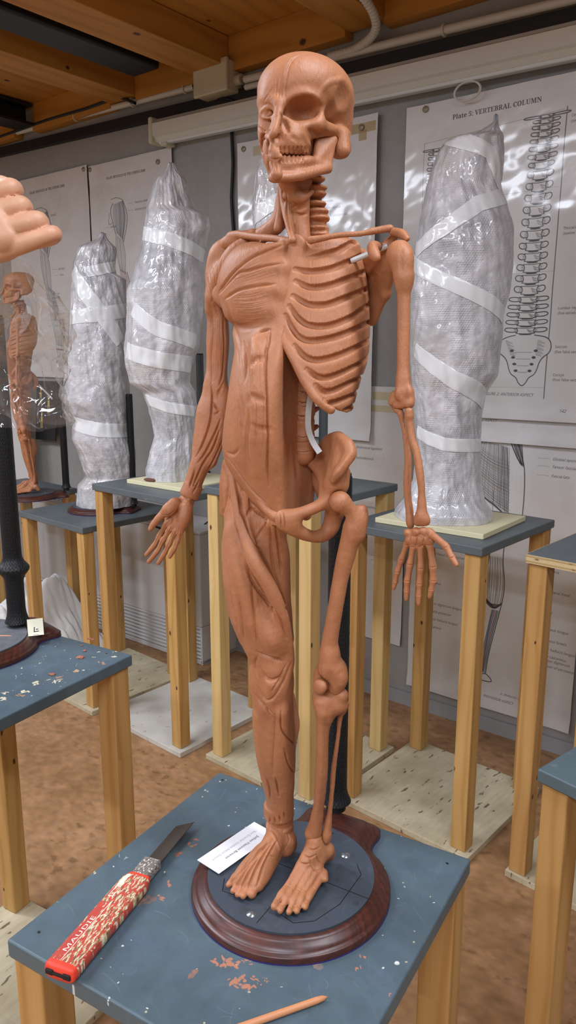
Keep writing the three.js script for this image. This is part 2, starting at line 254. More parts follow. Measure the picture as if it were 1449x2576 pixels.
// a stack of ellipses: rows [height, cx, cz, half width, half depth], smoothed between rows
function loft(rows, side = 0) {
  const n = rows.length, cols = k => rows.map(r => r[k]);
  rows.sort((a, b) => a[0] - b[0]);
  const hs = cols(0), tab = [1, 2, 3, 4].map(k => { const v = cols(k), m = v.map((_, i) => i === 0 || i === n - 1 ? 0 : (v[i + 1] - v[i - 1]) / (hs[i + 1] - hs[i - 1])); return [v, m]; });
  const at = (k, i, t, h) => { const [v, m] = tab[k], t2 = t * t, t3 = t2 * t; return v[i] * (2 * t3 - 3 * t2 + 1) + m[i] * h * (t3 - 2 * t2 + t) + v[i + 1] * (3 * t2 - 2 * t3) + m[i + 1] * h * (t3 - t2); };
  const d = (x, y, z) => {
    const yy = y < hs[0] ? hs[0] : y > hs[n - 1] ? hs[n - 1] : y; let i = 0; while (i < n - 2 && yy > hs[i + 1]) i++;
    const h = hs[i + 1] - hs[i], t = (yy - hs[i]) / h, dx = x - at(0, i, t, h), dz = z - at(1, i, t, h), a = at(2, i, t, h), b = at(3, i, t, h);
    const p = dx / a, q = dz / b, k0 = Math.sqrt(p * p + q * q), p1 = p / a, q1 = q / b, k1 = Math.sqrt(p1 * p1 + q1 * q1);
    let r = k1 < 1e-6 ? -Math.min(a, b) : k0 * (k0 - 1) / k1; if (r < -Math.min(a, b)) r = -Math.min(a, b);
    const e = Math.abs(y - yy); return e > 0 ? (r > 0 ? Math.sqrt(r * r + e * e) : Math.max(r, e)) : Math.max(r, hs[0] - y, y - hs[n - 1]);
  };
  const cy = (hs[0] + hs[n - 1]) / 2, big = Math.max(...cols(3), ...cols(4)) + 0.08; return { d, c: [rows[0][1], cy, rows[0][2]], R: Math.hypot((hs[n - 1] - hs[0]) / 2, big) };
}
function union(caps, c, R) {
  const n = caps.length, one = caps[0].d, two = n > 1 ? caps[1].d : null;
  const d = n === 1 ? one : n === 2 ? (x, y, z) => { const a = one(x, y, z), b = two(x, y, z); return a < b ? a : b; } : (x, y, z) => { let m = 1; for (let i = 0; i < n; i++) { const v = caps[i].d(x, y, z); if (v < m) m = v; } return m; };
  return { d, c, R, caps, prune(x, y, z, h) { if (n < 3) return this; const v = caps.map(o => o.d(x, y, z)), m = Math.min(...v) + 2.4 * h; const k = caps.filter((_, i) => v[i] <= m); return k.length < n ? union(k, c, R) : this; } };
}
// a smooth limb through points with radii: one body, so the joints do not swell
function path(pts, n, s = 1, steps = 5) {
  const q = [], g = i => pts[Math.min(pts.length - 1, Math.max(0, i))];
  if (pts.length === 2) return cap(pts[0], pts[1], n, s);
  for (let i = 0; i + 1 < pts.length; i++) for (let j = 0; j < steps; j++) { const t = j / steps, a = g(i - 1), b = g(i), c = g(i + 1), d = g(i + 2); q.push([0, 1, 2, 3].map(k => k === 3 ? b[3] + (c[3] - b[3]) * t * t * (3 - 2 * t) : 0.5 * (2 * b[k] + (c[k] - a[k]) * t + (2 * a[k] - 5 * b[k] + 4 * c[k] - d[k]) * t * t + (3 * b[k] - a[k] - 3 * c[k] + d[k]) * t * t * t))); }
  q.push(pts[pts.length - 1]);
  const caps = []; for (let i = 0; i + 1 < q.length; i++) caps.push(cap(q[i], q[i + 1], n, s));
  let c = [0, 0, 0]; for (const p of q) for (let k = 0; k < 3; k++) c[k] += p[k] / q.length; const R = Math.max(...q.map(p => Math.hypot(p[0] - c[0], p[1] - c[1], p[2] - c[2]) + p[3]));
  return union(caps, c, R);
}
function cyl(a, b, r, round = 0.001) {
  const u = unitV([b[0] - a[0], b[1] - a[1], b[2] - a[2]]), c = [(a[0] + b[0]) / 2, (a[1] + b[1]) / 2, (a[2] + b[2]) / 2], h = Math.hypot(b[0] - a[0], b[1] - a[1], b[2] - a[2]) / 2;
  return { d: (x, y, z) => { x -= c[0]; y -= c[1]; z -= c[2]; const t = x * u[0] + y * u[1] + z * u[2], q = Math.sqrt(Math.max(0, x * x + y * y + z * z - t * t)) - r + round, e = Math.abs(t) - h + round; return Math.min(Math.max(q, e), 0) + Math.sqrt(Math.max(q, 0) ** 2 + Math.max(e, 0) ** 2) - round; }, c, R: Math.sqrt(r * r + h * h) };
}
const unitV = v => { const l = Math.sqrt(v[0] * v[0] + v[1] * v[1] + v[2] * v[2]); return v.map(a => a / l); };
// a rounded triangular slab
function plate(A, B, C, r) {
  const a = new THREE.Vector3(...A.slice(0, 3)), b = new THREE.Vector3(...B.slice(0, 3)), e = new THREE.Vector3(...C.slice(0, 3)), tri = new THREE.Triangle(a, b, e), p = new THREE.Vector3(), o = new THREE.Vector3();
  const c = [0, 1, 2].map(k => (A[k] + B[k] + C[k]) / 3), R = Math.max(...[A, B, C].map(v => Math.hypot(v[0] - c[0], v[1] - c[1], v[2] - c[2]))) + r;
  return { d: (x, y, z) => { p.set(x, y, z); tri.closestPointToPoint(p, o); return o.distanceTo(p) - r; }, c, R };
}
const geometryOf = (pos, idx) => { const g = new THREE.BufferGeometry(); g.setAttribute('position', new THREE.BufferAttribute(new Float32Array(pos), 3)); g.setIndex(idx); g.computeVertexNormals(); return g; };
// cut furrows and raise cords: split the triangles near each line, then move them along the normal
function engrave(pos, idx, lines) {
  if (!lines.length) return geometryOf(pos, idx);
  const C = 0.006, hash = new Map(), hk = (i, j, k) => ((i + 512) * 1024 + j + 512) * 1024 + k + 512, fl = Math.floor;
  lines.forEach((l, n) => { for (const g of l.segs) { const e = l.W2 * 1.25, lo = [0, 1, 2].map(k => fl((Math.min(g[k], g[k] + g[k + 3]) - e) / C)), hi = [0, 1, 2].map(k => fl((Math.max(g[k], g[k] + g[k + 3]) + e) / C)); for (let i = lo[0]; i <= hi[0]; i++) for (let j = lo[1]; j <= hi[1]; j++) for (let k = lo[2]; k <= hi[2]; k++) { const q = hk(i, j, k); let a = hash.get(q); if (!a) hash.set(q, a = []); a.push([n, g]); } } });
  const field = (x, y, z, near) => {
    const a = hash.get(hk(fl(x / C), fl(y / C), fl(z / C))); if (!a) return 0; let sum = 0, cur = -1, best = 1, bt = 0, min = 0;
    const done = () => { const l = lines[cur], W4 = l.W2 * l.W2; if (near) { if (best < W4 * 1.5) min = min ? Math.min(min, l.W2) : l.W2; } else if (best < W4) { const g = 1 - best / W4, q = best / W4, u = (l.sharp ? bt : Math.min(bt, l.T - bt)) / (0.004 + 0.1 * l.T); sum += l.D * (l.sharp ? 1 - q * q * q : g * g) * (u > 1 ? 1 : 0.25 + 0.75 * u); } };
    for (let i = 0; i < a.length; i++) { const [n, g] = a[i]; if (n !== cur) { if (cur >= 0) done(); cur = n; best = 1; } const px = x - g[0], py = y - g[1], pz = z - g[2]; let t = (px * g[3] + py * g[4] + pz * g[5]) / (g[6] * g[6]); t = t < 0 ? 0 : t > 1 ? 1 : t; const ex = px - g[3] * t, ey = py - g[4] * t, ez = pz - g[5] * t, e = ex * ex + ey * ey + ez * ez; if (e < best) { best = e; bt = g[7] + g[6] * t; } }
    done(); return near ? min : sum;
  };
  for (let pass = 0; pass < 2; pass++) {
    const mid = new Map(), nv = pos.length / 3, M = nv * 4, out = [];
    const split = (a, b) => { const k = a < b ? a * M + b : b * M + a; let m = mid.get(k); if (m !== undefined) return m; const x = (pos[a * 3] + pos[b * 3]) / 2, y = (pos[a * 3 + 1] + pos[b * 3 + 1]) / 2, z = (pos[a * 3 + 2] + pos[b * 3 + 2]) / 2, dx = pos[a * 3] - pos[b * 3], dy = pos[a * 3 + 1] - pos[b * 3 + 1], dz = pos[a * 3 + 2] - pos[b * 3 + 2], w = field(x, y, z, true); m = w && Math.sqrt(dx * dx + dy * dy + dz * dz) > w * 0.4 ? (pos.push(x, y, z), pos.length / 3 - 1) : -1; mid.set(k, m); return m; };
    for (let i = 0; i < idx.length; i += 3) {
      const a = idx[i], b = idx[i + 1], c = idx[i + 2], p = split(a, b), q = split(b, c), r = split(c, a), n = (p >= 0) + (q >= 0) + (r >= 0);
      if (n === 0) out.push(a, b, c);
      else if (n === 3) out.push(a, p, r, p, b, q, r, q, c, p, q, r);
      else if (n === 1) { if (p >= 0) out.push(a, p, c, p, b, c); else if (q >= 0) out.push(a, b, q, a, q, c); else out.push(a, b, r, r, b, c); }
      else { if (p < 0) out.push(a, b, q, a, q, r, r, q, c); else if (q < 0) out.push(a, p, r, p, b, c, p, c, r); else out.push(a, p, c, p, b, q, p, q, c); }
    }
    idx = out;
  }
  const base = geometryOf(pos, idx), N = base.attributes.normal.array;
  for (let v = 0; v < pos.length / 3; v++) { const d = field(pos[v * 3], pos[v * 3 + 1], pos[v * 3 + 2], false); if (d) { pos[v * 3] -= N[v * 3] * d; pos[v * 3 + 1] -= N[v * 3 + 1] * d; pos[v * 3 + 2] -= N[v * 3 + 2] * d; } }
  return geometryOf(pos, idx);
}
class Clay {
  constructor() { this.ops = []; this.noise = 0.00022; }
  add(p, k = 0.004) { this.ops.push({ t: 0, p, k }); return this; }
  sub(p, k = 0.003) { this.ops.push({ t: 1, p, k }); return this; }
  keep(p, k = 0.002) { this.ops.push({ t: 2, p, k }); return this; }
  chain(pts, k = 0.004, n, s) { return this.add(path(pts, n, s), k); }
  slab(pts, r, k = 0.004) { for (let i = 0; i + 2 < pts.length; i++) this.add(plate(pts[0], pts[i + 1], pts[i + 2], r / 1000), k); return this; }
  cutChain(pts, k = 0.003, n, s) { return this.sub(path(pts, n, s), k); }
  plane(nx, ny, nz, o, k = 0.002) { return this.keep({ d: (x, y, z) => nx * x + ny * y + nz * z - o, c: [0, 0, 0], R: 1e3 }, k); }
  side(fn) { this.ops.push({ t: 4, fn }); return this; }
  value(x, y, z, ops = this.ops) {
    let d = 1;
    for (let i = 0; i < ops.length; i++) {
      const o = ops[i];
      if (o.t === 3) { d += o.f(x, y, z); continue; }
      if (o.t === 4) { d += o.fn(x, y, z, d); continue; }
      let e, h; const k = o.k;
      if (o.t === 0) { e = o.p.d(x, y, z); h = k - Math.abs(d - e); d = (e < d ? e : d) - (h > 0 ? h * h / (4 * k) : 0); }
      else { e = o.t === 1 ? -o.p.d(x, y, z) : o.p.d(x, y, z); h = k - Math.abs(d - e); d = (e > d ? e : d) + (h > 0 ? h * h / (4 * k) : 0); }
    }
    return d;
  }
  cast(x, y) {      // where a sight line meets the clay
    const r = sightL(x, y), l = Math.hypot(...r), dx = r[0] / l, dy = r[1] / l, dz = r[2] / l; let t = 0.4;
    for (let i = 0; i < 160 && t < 1.6; i++) { const X = CAM_L[0] + dx * t, Y = CAM_L[1] + dy * t, Z = CAM_L[2] + dz * t, d = this.value(X, Y, Z); if (d < 2e-4) return [X, Y, Z]; t += Math.max(d * 0.7, 2e-4); }
    return null;
  }
  // a furrow (depth > 0) or a raised cord (depth < 0) along a line on the surface; w and depth in mm
  line(pts, w, depth, sharp = false, base = this) {
    if (typeof pts[0][0] === 'number' && pts[0].length === 2) { const g = i => pts[Math.min(pts.length - 1, Math.max(0, i))], out = []; for (let i = 0; i + 1 < pts.length; i++) { const a = g(i - 1), b = g(i), c = g(i + 1), e = g(i + 2), n = Math.max(1, Math.round(Math.hypot(c[0] - b[0], c[1] - b[1]) / 9)); for (let j = 0; j < n; j++) { const t = j / n; out.push([0, 1].map(k => 0.5 * (2 * b[k] + (c[k] - a[k]) * t + (2 * a[k] - 5 * b[k] + 4 * c[k] - e[k]) * t * t + (3 * b[k] - a[k] - 3 * c[k] + e[k]) * t * t * t))); } } out.push(pts[pts.length - 1]); pts = out; }
    const q = (typeof pts[0][0] === 'number' ? pts.map(p => base.cast(p[0], p[1])) : pts).filter(Boolean); if (q.length < 2) return this;
    if (sharp) for (let n = 0; n < 4; n++) {           // carry the furrow on round the body
      const a = q[q.length - 1], b = q[q.length - 2], l = Math.hypot(a[0] - b[0], a[1] - b[1], a[2] - b[2]) || 1, p = [0, 1, 2].map(k => a[k] + (a[k] - b[k]) / l * 0.005);
      for (let it = 0; it < 4; it++) { const e = 3e-4, v = base.value(...p), gr = [0, 1, 2].map(k => { const w1 = [...p]; w1[k] += e; return (base.value(...w1) - v) / e; }), gl = Math.hypot(...gr) || 1; for (let k = 0; k < 3; k++) p[k] -= gr[k] / gl * v; }
      q.push(p);
    }
    const cum = [0]; for (let i = 1; i < q.length; i++) cum.push(cum[i - 1] + Math.hypot(q[i][0] - q[i - 1][0], q[i][1] - q[i - 1][1], q[i][2] - q[i - 1][2]));
    const T = cum[cum.length - 1], W2 = w * 1.15 / 1000, D = depth / 1000; 
    const segs = []; for (let i = 0; i + 1 < q.length; i++) segs.push([...q[i].slice(0, 3), q[i + 1][0] - q[i][0], q[i + 1][1] - q[i][1], q[i + 1][2] - q[i][2], cum[i + 1] - cum[i] || 1e-6, cum[i]]);
    const f = { segs, W2, D, T, sharp };
    this.pend ??= []; this.pend.push(f); return this;
  }
  lines(list, w, depth) { for (const l of list) { this.line(l, w, depth); if (depth > 0.8 && w < 3.5) this.line(l, Math.min(1.1, w * 0.5), depth * 0.55); } return this; }
  mesh(cell = 0.0012) {
    const lo = [1e9, 1e9, 1e9], hi = [-1e9, -1e9, -1e9];
    for (const o of this.ops) if (o.t === 0) for (let k = 0; k < 3; k++) { lo[k] = Math.min(lo[k], o.p.c[k] - o.p.R); hi[k] = Math.max(hi[k], o.p.c[k] + o.p.R); }
    const B = 6, nb = [0, 1, 2].map(k => Math.ceil((hi[k] - lo[k] + 4 * cell) / (cell * B))), o0 = lo.map(v => v - 2 * cell);
    const nx = nb[0] * B + 1, ny = nb[1] * B + 1, hd = cell * B * 0.8661, nz = nb[2] * B + 1;
    const vals = new Map(), pos = [], idx = [], vid = new Map(), key = (i, j, k) => (k * ny + j) * nx + i, amp = this.noise;
    const active = [];
    const G = 4, live = new Map(), HD = hd * G, cull = (cx, cy, cz, dc, h, list) => list.filter(o => { if (o.t === 4) return true; const c = o.t === 3 ? o.c : o.p.c, R = o.t === 3 ? o.R : o.p.R, lb = Math.hypot(cx - c[0], cy - c[1], cz - c[2]) - R; if (o.t === 3) return lb < h; if (o.t === 0) return lb - h * 1.2 < dc + h * 1.8 + o.k + 0.004; return o.t === 2 || lb - h < o.k + h * 2 + 0.01; }).map(o => o.p?.prune ? { t: o.t, k: o.k, p: o.p.prune(cx, cy, cz, h) } : o);
    for (let bk = 0; bk < nb[2]; bk++) for (let bj = 0; bj < nb[1]; bj++) for (let bi = 0; bi < nb[0]; bi++) {
      const gi = bi / G | 0, gj = bj / G | 0, gk = bk / G | 0, gkey = (gk * 1000 + gj) * 1000 + gi; let big = live.get(gkey);
      if (big === undefined) { const x = o0[0] + (gi + 0.5) * G * B * cell, y = o0[1] + (gj + 0.5) * G * B * cell, z = o0[2] + (gk + 0.5) * G * B * cell, dd = this.value(x, y, z); big = Math.abs(dd) > HD * 1.7 + 0.003 ? null : cull(x, y, z, Math.max(dd, -HD), HD, this.ops); live.set(gkey, big); }
      if (!big) continue;
      const cx = o0[0] + (bi + 0.5) * B * cell, cy = o0[1] + (bj + 0.5) * B * cell, cz = o0[2] + (bk + 0.5) * B * cell;
      const dc = this.value(cx, cy, cz, big); if (Math.abs(dc) > hd * 1.3 + 0.0015) continue;
      const ops = cull(cx, cy, cz, dc, hd, big);
      active.push([bi, bj, bk]); const arr = new Float32Array((B + 1) ** 3); let q = 0;
      for (let k = 0; k <= B; k++) for (let j = 0; j <= B; j++) for (let i = 0; i <= B; i++) {
        const x = o0[0] + (bi * B + i) * cell, y = o0[1] + (bj * B + j) * cell, z = o0[2] + (bk * B + k) * cell;
        let v = this.value(x, y, z, ops); if (amp && Math.abs(v) < 0.0009) v += amp * (noise(x * 150, y * 110, z * 150) + 0.55 * noise(x * 420, y * 300, z * 420)); arr[q++] = v;
      }
      vals.set((bk * nb[1] + bj) * nb[0] + bi, arr);
    }
    const S = B + 1;
    for (const [bi, bj, bk] of active) {
      const arr = vals.get((bk * nb[1] + bj) * nb[0] + bi);
      for (let k = 0; k < B; k++) for (let j = 0; j < B; j++) for (let i = 0; i < B; i++) {
        const g = (a, b, c) => arr[((k + c) * S + j + b) * S + i + a]; let sx = 0, sy = 0, sz = 0, n = 0;
        const v000 = g(0, 0, 0), v100 = g(1, 0, 0), v010 = g(0, 1, 0), v110 = g(1, 1, 0), v001 = g(0, 0, 1), v101 = g(1, 0, 1), v011 = g(0, 1, 1), v111 = g(1, 1, 1);
        const neg = (v000 < 0) + (v100 < 0) + (v010 < 0) + (v110 < 0) + (v001 < 0) + (v101 < 0) + (v011 < 0) + (v111 < 0); if (neg === 0 || neg === 8) continue;
        const e = (a, b, x, y, z, X, Y, Z) => { if ((a < 0) !== (b < 0)) { const t = a / (a - b); sx += x + (X - x) * t; sy += y + (Y - y) * t; sz += z + (Z - z) * t; n++; } };
        e(v000, v100, 0, 0, 0, 1, 0, 0); e(v010, v110, 0, 1, 0, 1, 1, 0); e(v001, v101, 0, 0, 1, 1, 0, 1); e(v011, v111, 0, 1, 1, 1, 1, 1);
        e(v000, v010, 0, 0, 0, 0, 1, 0); e(v100, v110, 1, 0, 0, 1, 1, 0); e(v001, v011, 0, 0, 1, 0, 1, 1); e(v101, v111, 1, 0, 1, 1, 1, 1);
        e(v000, v001, 0, 0, 0, 0, 0, 1); e(v100, v101, 1, 0, 0, 1, 0, 1); e(v010, v011, 0, 1, 0, 0, 1, 1); e(v110, v111, 1, 1, 0, 1, 1, 1);
        const I = bi * B + i, J = bj * B + j, K = bk * B + k; vid.set(key(I, J, K), pos.length / 3);
        pos.push(o0[0] + (I + sx / n) * cell, o0[1] + (J + sy / n) * cell, o0[2] + (K + sz / n) * cell);
      }
    }
    const quad = (a, b, c, d, flip) => { if (a === undefined || b === undefined || c === undefined || d === undefined) return; if (flip) idx.push(a, c, b, a, d, c); else idx.push(a, b, c, a, c, d); };
    for (const [bi, bj, bk] of active) {
      const arr = vals.get((bk * nb[1] + bj) * nb[0] + bi);
      for (let k = 0; k < B; k++) for (let j = 0; j < B; j++) for (let i = 0; i < B; i++) {
        const a = arr[(k * S + j) * S + i], I = bi * B + i, J = bj * B + j, K = bk * B + k;
        const x = arr[(k * S + j) * S + i + 1], y = arr[(k * S + j + 1) * S + i], z = arr[((k + 1) * S + j) * S + i];
        if ((a < 0) !== (x < 0)) quad(vid.get(key(I, J - 1, K - 1)), vid.get(key(I, J, K - 1)), vid.get(key(I, J, K)), vid.get(key(I, J - 1, K)), a >= 0);
        if ((a < 0) !== (y < 0)) quad(vid.get(key(I - 1, J, K - 1)), vid.get(key(I - 1, J, K)), vid.get(key(I, J, K)), vid.get(key(I, J, K - 1)), a >= 0);
        if ((a < 0) !== (z < 0)) quad(vid.get(key(I - 1, J - 1, K)), vid.get(key(I, J - 1, K)), vid.get(key(I, J, K)), vid.get(key(I - 1, J, K)), a >= 0);
      }
    }
    return engrave(pos, idx, this.pend ?? []);
  }
}
const mm = (...a) => a.map(v => v / 1000);
// ---------------------------------------------------------------- statues packed in bubble wrap
const texBubble = dataTexture(256, 256, (u, v) => { const n = 30, y = v * n, r = Math.floor(y), x = u * n + (r % 2) * 0.5, dx = x - Math.floor(x) - 0.5, dy = y - r - 0.5, d = Math.hypot(dx, dy), m = sstep(-0.15, 0.2, fbm(u * 3, v * 3, 9, 2)), h = d < 0.42 ? Math.sqrt(1 - (d / 0.42) ** 2) : 0, c = 0.35 * fbm(u * 6, v * 6, 3, 5) + 0.22 * (0.35 - Math.abs(fbm(u * 9, v * 9, 27, 3))) + 0.25 * (0.4 - Math.abs(noise(u * 5, v * 7, 13))) + 0.2 * (0.4 - Math.abs(noise(u * 13, v * 9, 17))), z = 0.35 + 0.17 * h * m + c; return [z, z, z]; }, false);
texBubble.repeat.set(1 / 0.16, 1 / 0.16);
const texWrap = dataTexture(512, 512, (u, v) => { const a = fbm(u * 4, v * 4, 41, 4), b = fbm(u * 14, v * 14, 45, 3), t = sstep(0.05, 0.4, fbm(u * 3, v * 3, 49, 3)); const c = 0.78 + 0.2 * a + 0.18 * b; return mixc([c, c, c * 1.01], [0.70, 0.67, 0.62], t * 0.35); });
texWrap.repeat.set(1 / 0.5, 1 / 0.5);
M.wrap = new THREE.MeshPhysicalMaterial({ map: texWrap, roughness: 0.35, bumpMap: texBubble, bumpScale: 0.0045, clearcoat: 0.8, clearcoatRoughness: 0.1 });
M.tape = new THREE.MeshPhysicalMaterial({ color: 0xe9ecec, roughness: 0.3, clearcoat: 0.8, clearcoatRoughness: 0.1 });
M.cream = new THREE.MeshStandardMaterial({ color: 0xe3dcb4, roughness: 0.7 });
M.darkClay = new THREE.MeshStandardMaterial({ color: 0x6f4434, roughness: 0.6 });

function wrappedSurface(rows, base, seed, fold = 0.012) {
  // rows: [picture y, left x, right x]; the packed body stands upright over `base`
  const fwd = V(base.x, 0, base.z).normalize(), side = V(-fwd.z, 0, fwd.x), plane = base.x * fwd.x + base.z * fwd.z;
  const hit = (x, y) => { const r = sight(x, y), t = plane / (r[0] * fwd.x + r[2] * fwd.z); return V(r[0] * t, EYE + r[1] * t, r[2] * t); };
  const R = rows.map(([y, a, b]) => { const l = hit(a, y), r = hit(b, y); return [(l.y + r.y) / 2, (l.clone().sub(base).dot(side) + r.clone().sub(base).dot(side)) / 2, l.distanceTo(r) / 2]; }).sort((a, b) => a[0] - b[0]);
  const y0 = base.y, y1 = R[R.length - 1][0] + 0.012; R.unshift([y0 - 0.02, R[0][1], R[0][2]]);
  const at = y => { let i = 0; while (i < R.length - 2 && y > R[i + 1][0]) i++; const t = clamp((y - R[i][0]) / (R[i + 1][0] - R[i][0])), e = t * t * (3 - 2 * t) * 0.5 + t * 0.5; return [lerp(R[i][1], R[i + 1][1], e), lerp(R[i][2], R[i + 1][2], e)]; };
  const point = (u, y, out = 0) => {
    const [c, a0] = at(y), near = sstep(y1, y1 - 0.05, y), a = a0 * (0.35 + 0.65 * near), b = Math.min(0.12, a * 0.85 + 0.012), cx = Math.cos(u), sx = Math.sin(u);
    const px = cx * 3, pz = sx * 3, k = 0.9 * noise(px * 0.8 + seed, y * 7, pz * 0.8) + 0.4 * noise(px * 1.6, y * 15 + px * 2, pz * 1.6 + seed) + 0.45 * (1 - 2.2 * Math.abs(noise(px * 0.7 + y * 11, y * 13 - pz * 1.5, seed))) * sstep(-0.2, 0.3, noise(px * 0.5, y * 5, seed + 7)) + 0.2 * (0.5 - Math.abs(noise(px * 2.2 + y * 20, y * 24, pz * 2.2))) + 0.14 * noise(px * 6, y * 50, pz * 6);
    const q = fold * k * 0.7 + out, tug = clamp((y - y0) / 0.05);
    return V(base.x, 0, base.z).addScaledVector(side, c + cx * (a + q * 0.75)).addScaledVector(fwd, -sx * (b + q) * lerp(1.0, 1, tug)).setY(y);
  };
  return { point, at, y0, y1, hit, side, base };
}
function wrapGeometry(S, nu = 200, nv = 300) {
  const pos = [], uv = [], idx = [], per = 0.6;
  for (let j = 0; j <= nv; j++) { const y = lerp(S.y0, S.y1, j / nv); for (let i = 0; i <= nu; i++) { const p = S.point(i / nu * Math.PI * 2, y); pos.push(p.x - S.base.x, p.y - S.base.y, p.z - S.base.z); uv.push(i / nu * per, y); } }
  for (let j = 0; j < nv; j++) for (let i = 0; i < nu; i++) { const a = j * (nu + 1) + i, b = a + 1, c = a + nu + 1, d = c + 1; idx.push(a, b, c, b, d, c); }
  const top = pos.length / 3, [c] = S.at(S.y1), t = V(0, 0, 0).addScaledVector(S.side, c); pos.push(t.x, S.y1 - S.base.y + 0.006, t.z); uv.push(0.3, S.y1); for (let i = 0; i < nu; i++) idx.push(nv * (nu + 1) + i, nv * (nu + 1) + i + 1, top);
  const g = new THREE.BufferGeometry(); g.setAttribute('position', new THREE.Float32BufferAttribute(pos, 3)); g.setAttribute('uv', new THREE.Float32BufferAttribute(uv, 2)); g.setIndex(idx); g.computeVertexNormals(); return g;
}
// a strip of clear packing tape laid round the wrap through picture points
function tapeStrip(S, pts, width) {
  const q = pts.map(([x, y]) => { const p = S.hit(x, y), [c, a] = S.at(p.y); const k = clamp((p.clone().sub(S.base).dot(S.side) - c) / a, -1, 1); return [Math.acos(k), p.y]; });
  const n = 40, m = 6, pos = [], idx = []; const along = t => { const f = t * (q.length - 1), i = Math.min(q.length - 2, Math.floor(f)), e = f - i; return [lerp(q[i][0], q[i + 1][0], e), lerp(q[i][1], q[i + 1][1], e)]; };
  for (const layer of [0.0022, 0.0008]) for (let i = 0; i <= n; i++) { const [u, y] = along(i / n), [u2, y2] = along(Math.min(1, i / n + 0.02)), [u3, y3] = along(Math.max(0, i / n - 0.02)); const [, a] = S.at(y), dx = (u2 - u3) * Math.max(a, 0.02), dy = y2 - y3, l = Math.hypot(dx, dy) || 1; for (let j = 0; j <= m; j++) { const w = (j / m - 0.5) * width, yy = clamp(y + w * Math.abs(dx) / l, S.y0 + 0.002, S.y1 - 0.002), uu = u + w * (dy / l) * Math.sign(dx || 1) * -1 / Math.max(a, 0.02); const p = S.point(uu, yy, layer + 0.001 * noise(i * 0.4, j * 0.9, 3)); pos.push(p.x - S.base.x, p.y - S.base.y, p.z - S.base.z); } }
  const st = (n + 1) * (m + 1), quad = (a, b, c, d) => idx.push(a, b, c, b, d, c);
  for (let i = 0; i < n; i++) for (let j = 0; j < m; j++) { const a = i * (m + 1) + j; quad(a, a + 1, a + m + 1, a + m + 2); quad(st + a, st + a + m + 1, st + a + 1, st + a + m + 2); }
  for (let i = 0; i < n; i++) { const a = i * (m + 1), e = a + m; quad(a, a + m + 1, st + a, st + a + m + 1); quad(e, st + e, e + m + 1, st + e + m + 1); }
  const g = new THREE.BufferGeometry(); g.setAttribute('position', new THREE.Float32BufferAttribute(pos, 3)); g.setIndex(idx); g.computeVertexNormals(); return g;
}
function wrapped(rows, base, seed, label, tapes, fold) {
  const S = wrappedSurface(rows, base, seed, fold), t = thing('wrapped_statue', label, 'wrapped statue', base.toArray(), 0, 'statues packed in bubble wrap');
  mesh('bubble_wrap', wrapGeometry(S), M.wrap, t); for (const [pts, w] of tapes) mesh('packing_tape', tapeStrip(S, pts, w), M.tape, t); return t;
}
const topOf = (st, dy = 0) => V(st.position.x, st.userData.top + dy, st.position.z);
// cream boards under two of them
function creamBoard(st, w, d, yaw, label, ox = 0, oz = 0) { const b = single('cream_board', block(w, 0.014, d, 0.002), M.cream, label, 'board'); b.position.copy(topOf(st, 0.0072)); b.position.x += ox; b.position.z += oz; b.rotation.y = yaw; return b; }
const boardC = creamBoard(standC, 0.31, 0.27, standC.rotation.y + 0.06, 'cream board under the tallest wrapped statue', 0.0, 0.01), boardE = creamBoard(standE, 0.28, 0.27, standE.rotation.y + 0.03, 'cream board under the wrapped statue near the wall heater', 0.02, 0);
const baseAt = (st, px, py, h) => { const p = atHeight(px, py, h); return p; };
wrapped([[306, 1236, 1258], [340, 1192, 1266], [359, 1116, 1265], [392, 1096, 1267], [441, 1080, 1262], [470, 1072, 1257], [522, 1064, 1274], [580, 1051, 1292], [647, 1043, 1290], [736, 1036, 1281], [794, 1034, 1266], [848, 1034, 1264], [937, 1036, 1254], [995, 1040, 1220], [1049, 1044, 1211], [1138, 1047, 1208], [1205, 1040, 1208], [1250, 1018, 1218], [1285, 994, 1240]], V(boardC.position.x, boardC.position.y + 0.0075, boardC.position.z), 3.1,
  'tallest bubble-wrapped statue, standing before the vertebral column chart', [[[[1120, 352], [1170, 350], [1232, 400], [1256, 480]], 0.034], [[[1050, 640], [1120, 590], [1200, 530], [1262, 500]], 0.036], [[[1040, 650], [1130, 720], [1262, 800]], 0.034], [[[1050, 880], [1140, 950], [1216, 1010]], 0.04], [[[1052, 1082], [1120, 1108], [1208, 1118]], 0.034]], 0.010);
wrapped([[424, 404, 458], [474, 383, 471], [527, 368, 488], [545, 366, 522], [573, 361, 528], [611, 355, 520], [683, 338, 513], [733, 320, 511], [778, 319, 509], [816, 316, 507], [866, 314, 504], [911, 317, 486], [961, 328, 478], [988, 362, 490], [1029, 376, 494], [1064, 386, 492], [1094, 390, 491], [1140, 377, 490], [1182, 369, 486]], V(boardE.position.x - 0.01, boardE.position.y + 0.0075, boardE.position.z), 9.4,
  'bubble-wrapped statue on the cream board between the heater and the muscle chart', [[[[362, 590], [420, 612], [510, 650]], 0.04], [[[336, 778], [400, 830], [490, 862]], 0.045], [[[322, 880], [400, 905], [478, 918]], 0.05], [[[372, 1002], [430, 1022], [490, 1034]], 0.035]], 0.012);
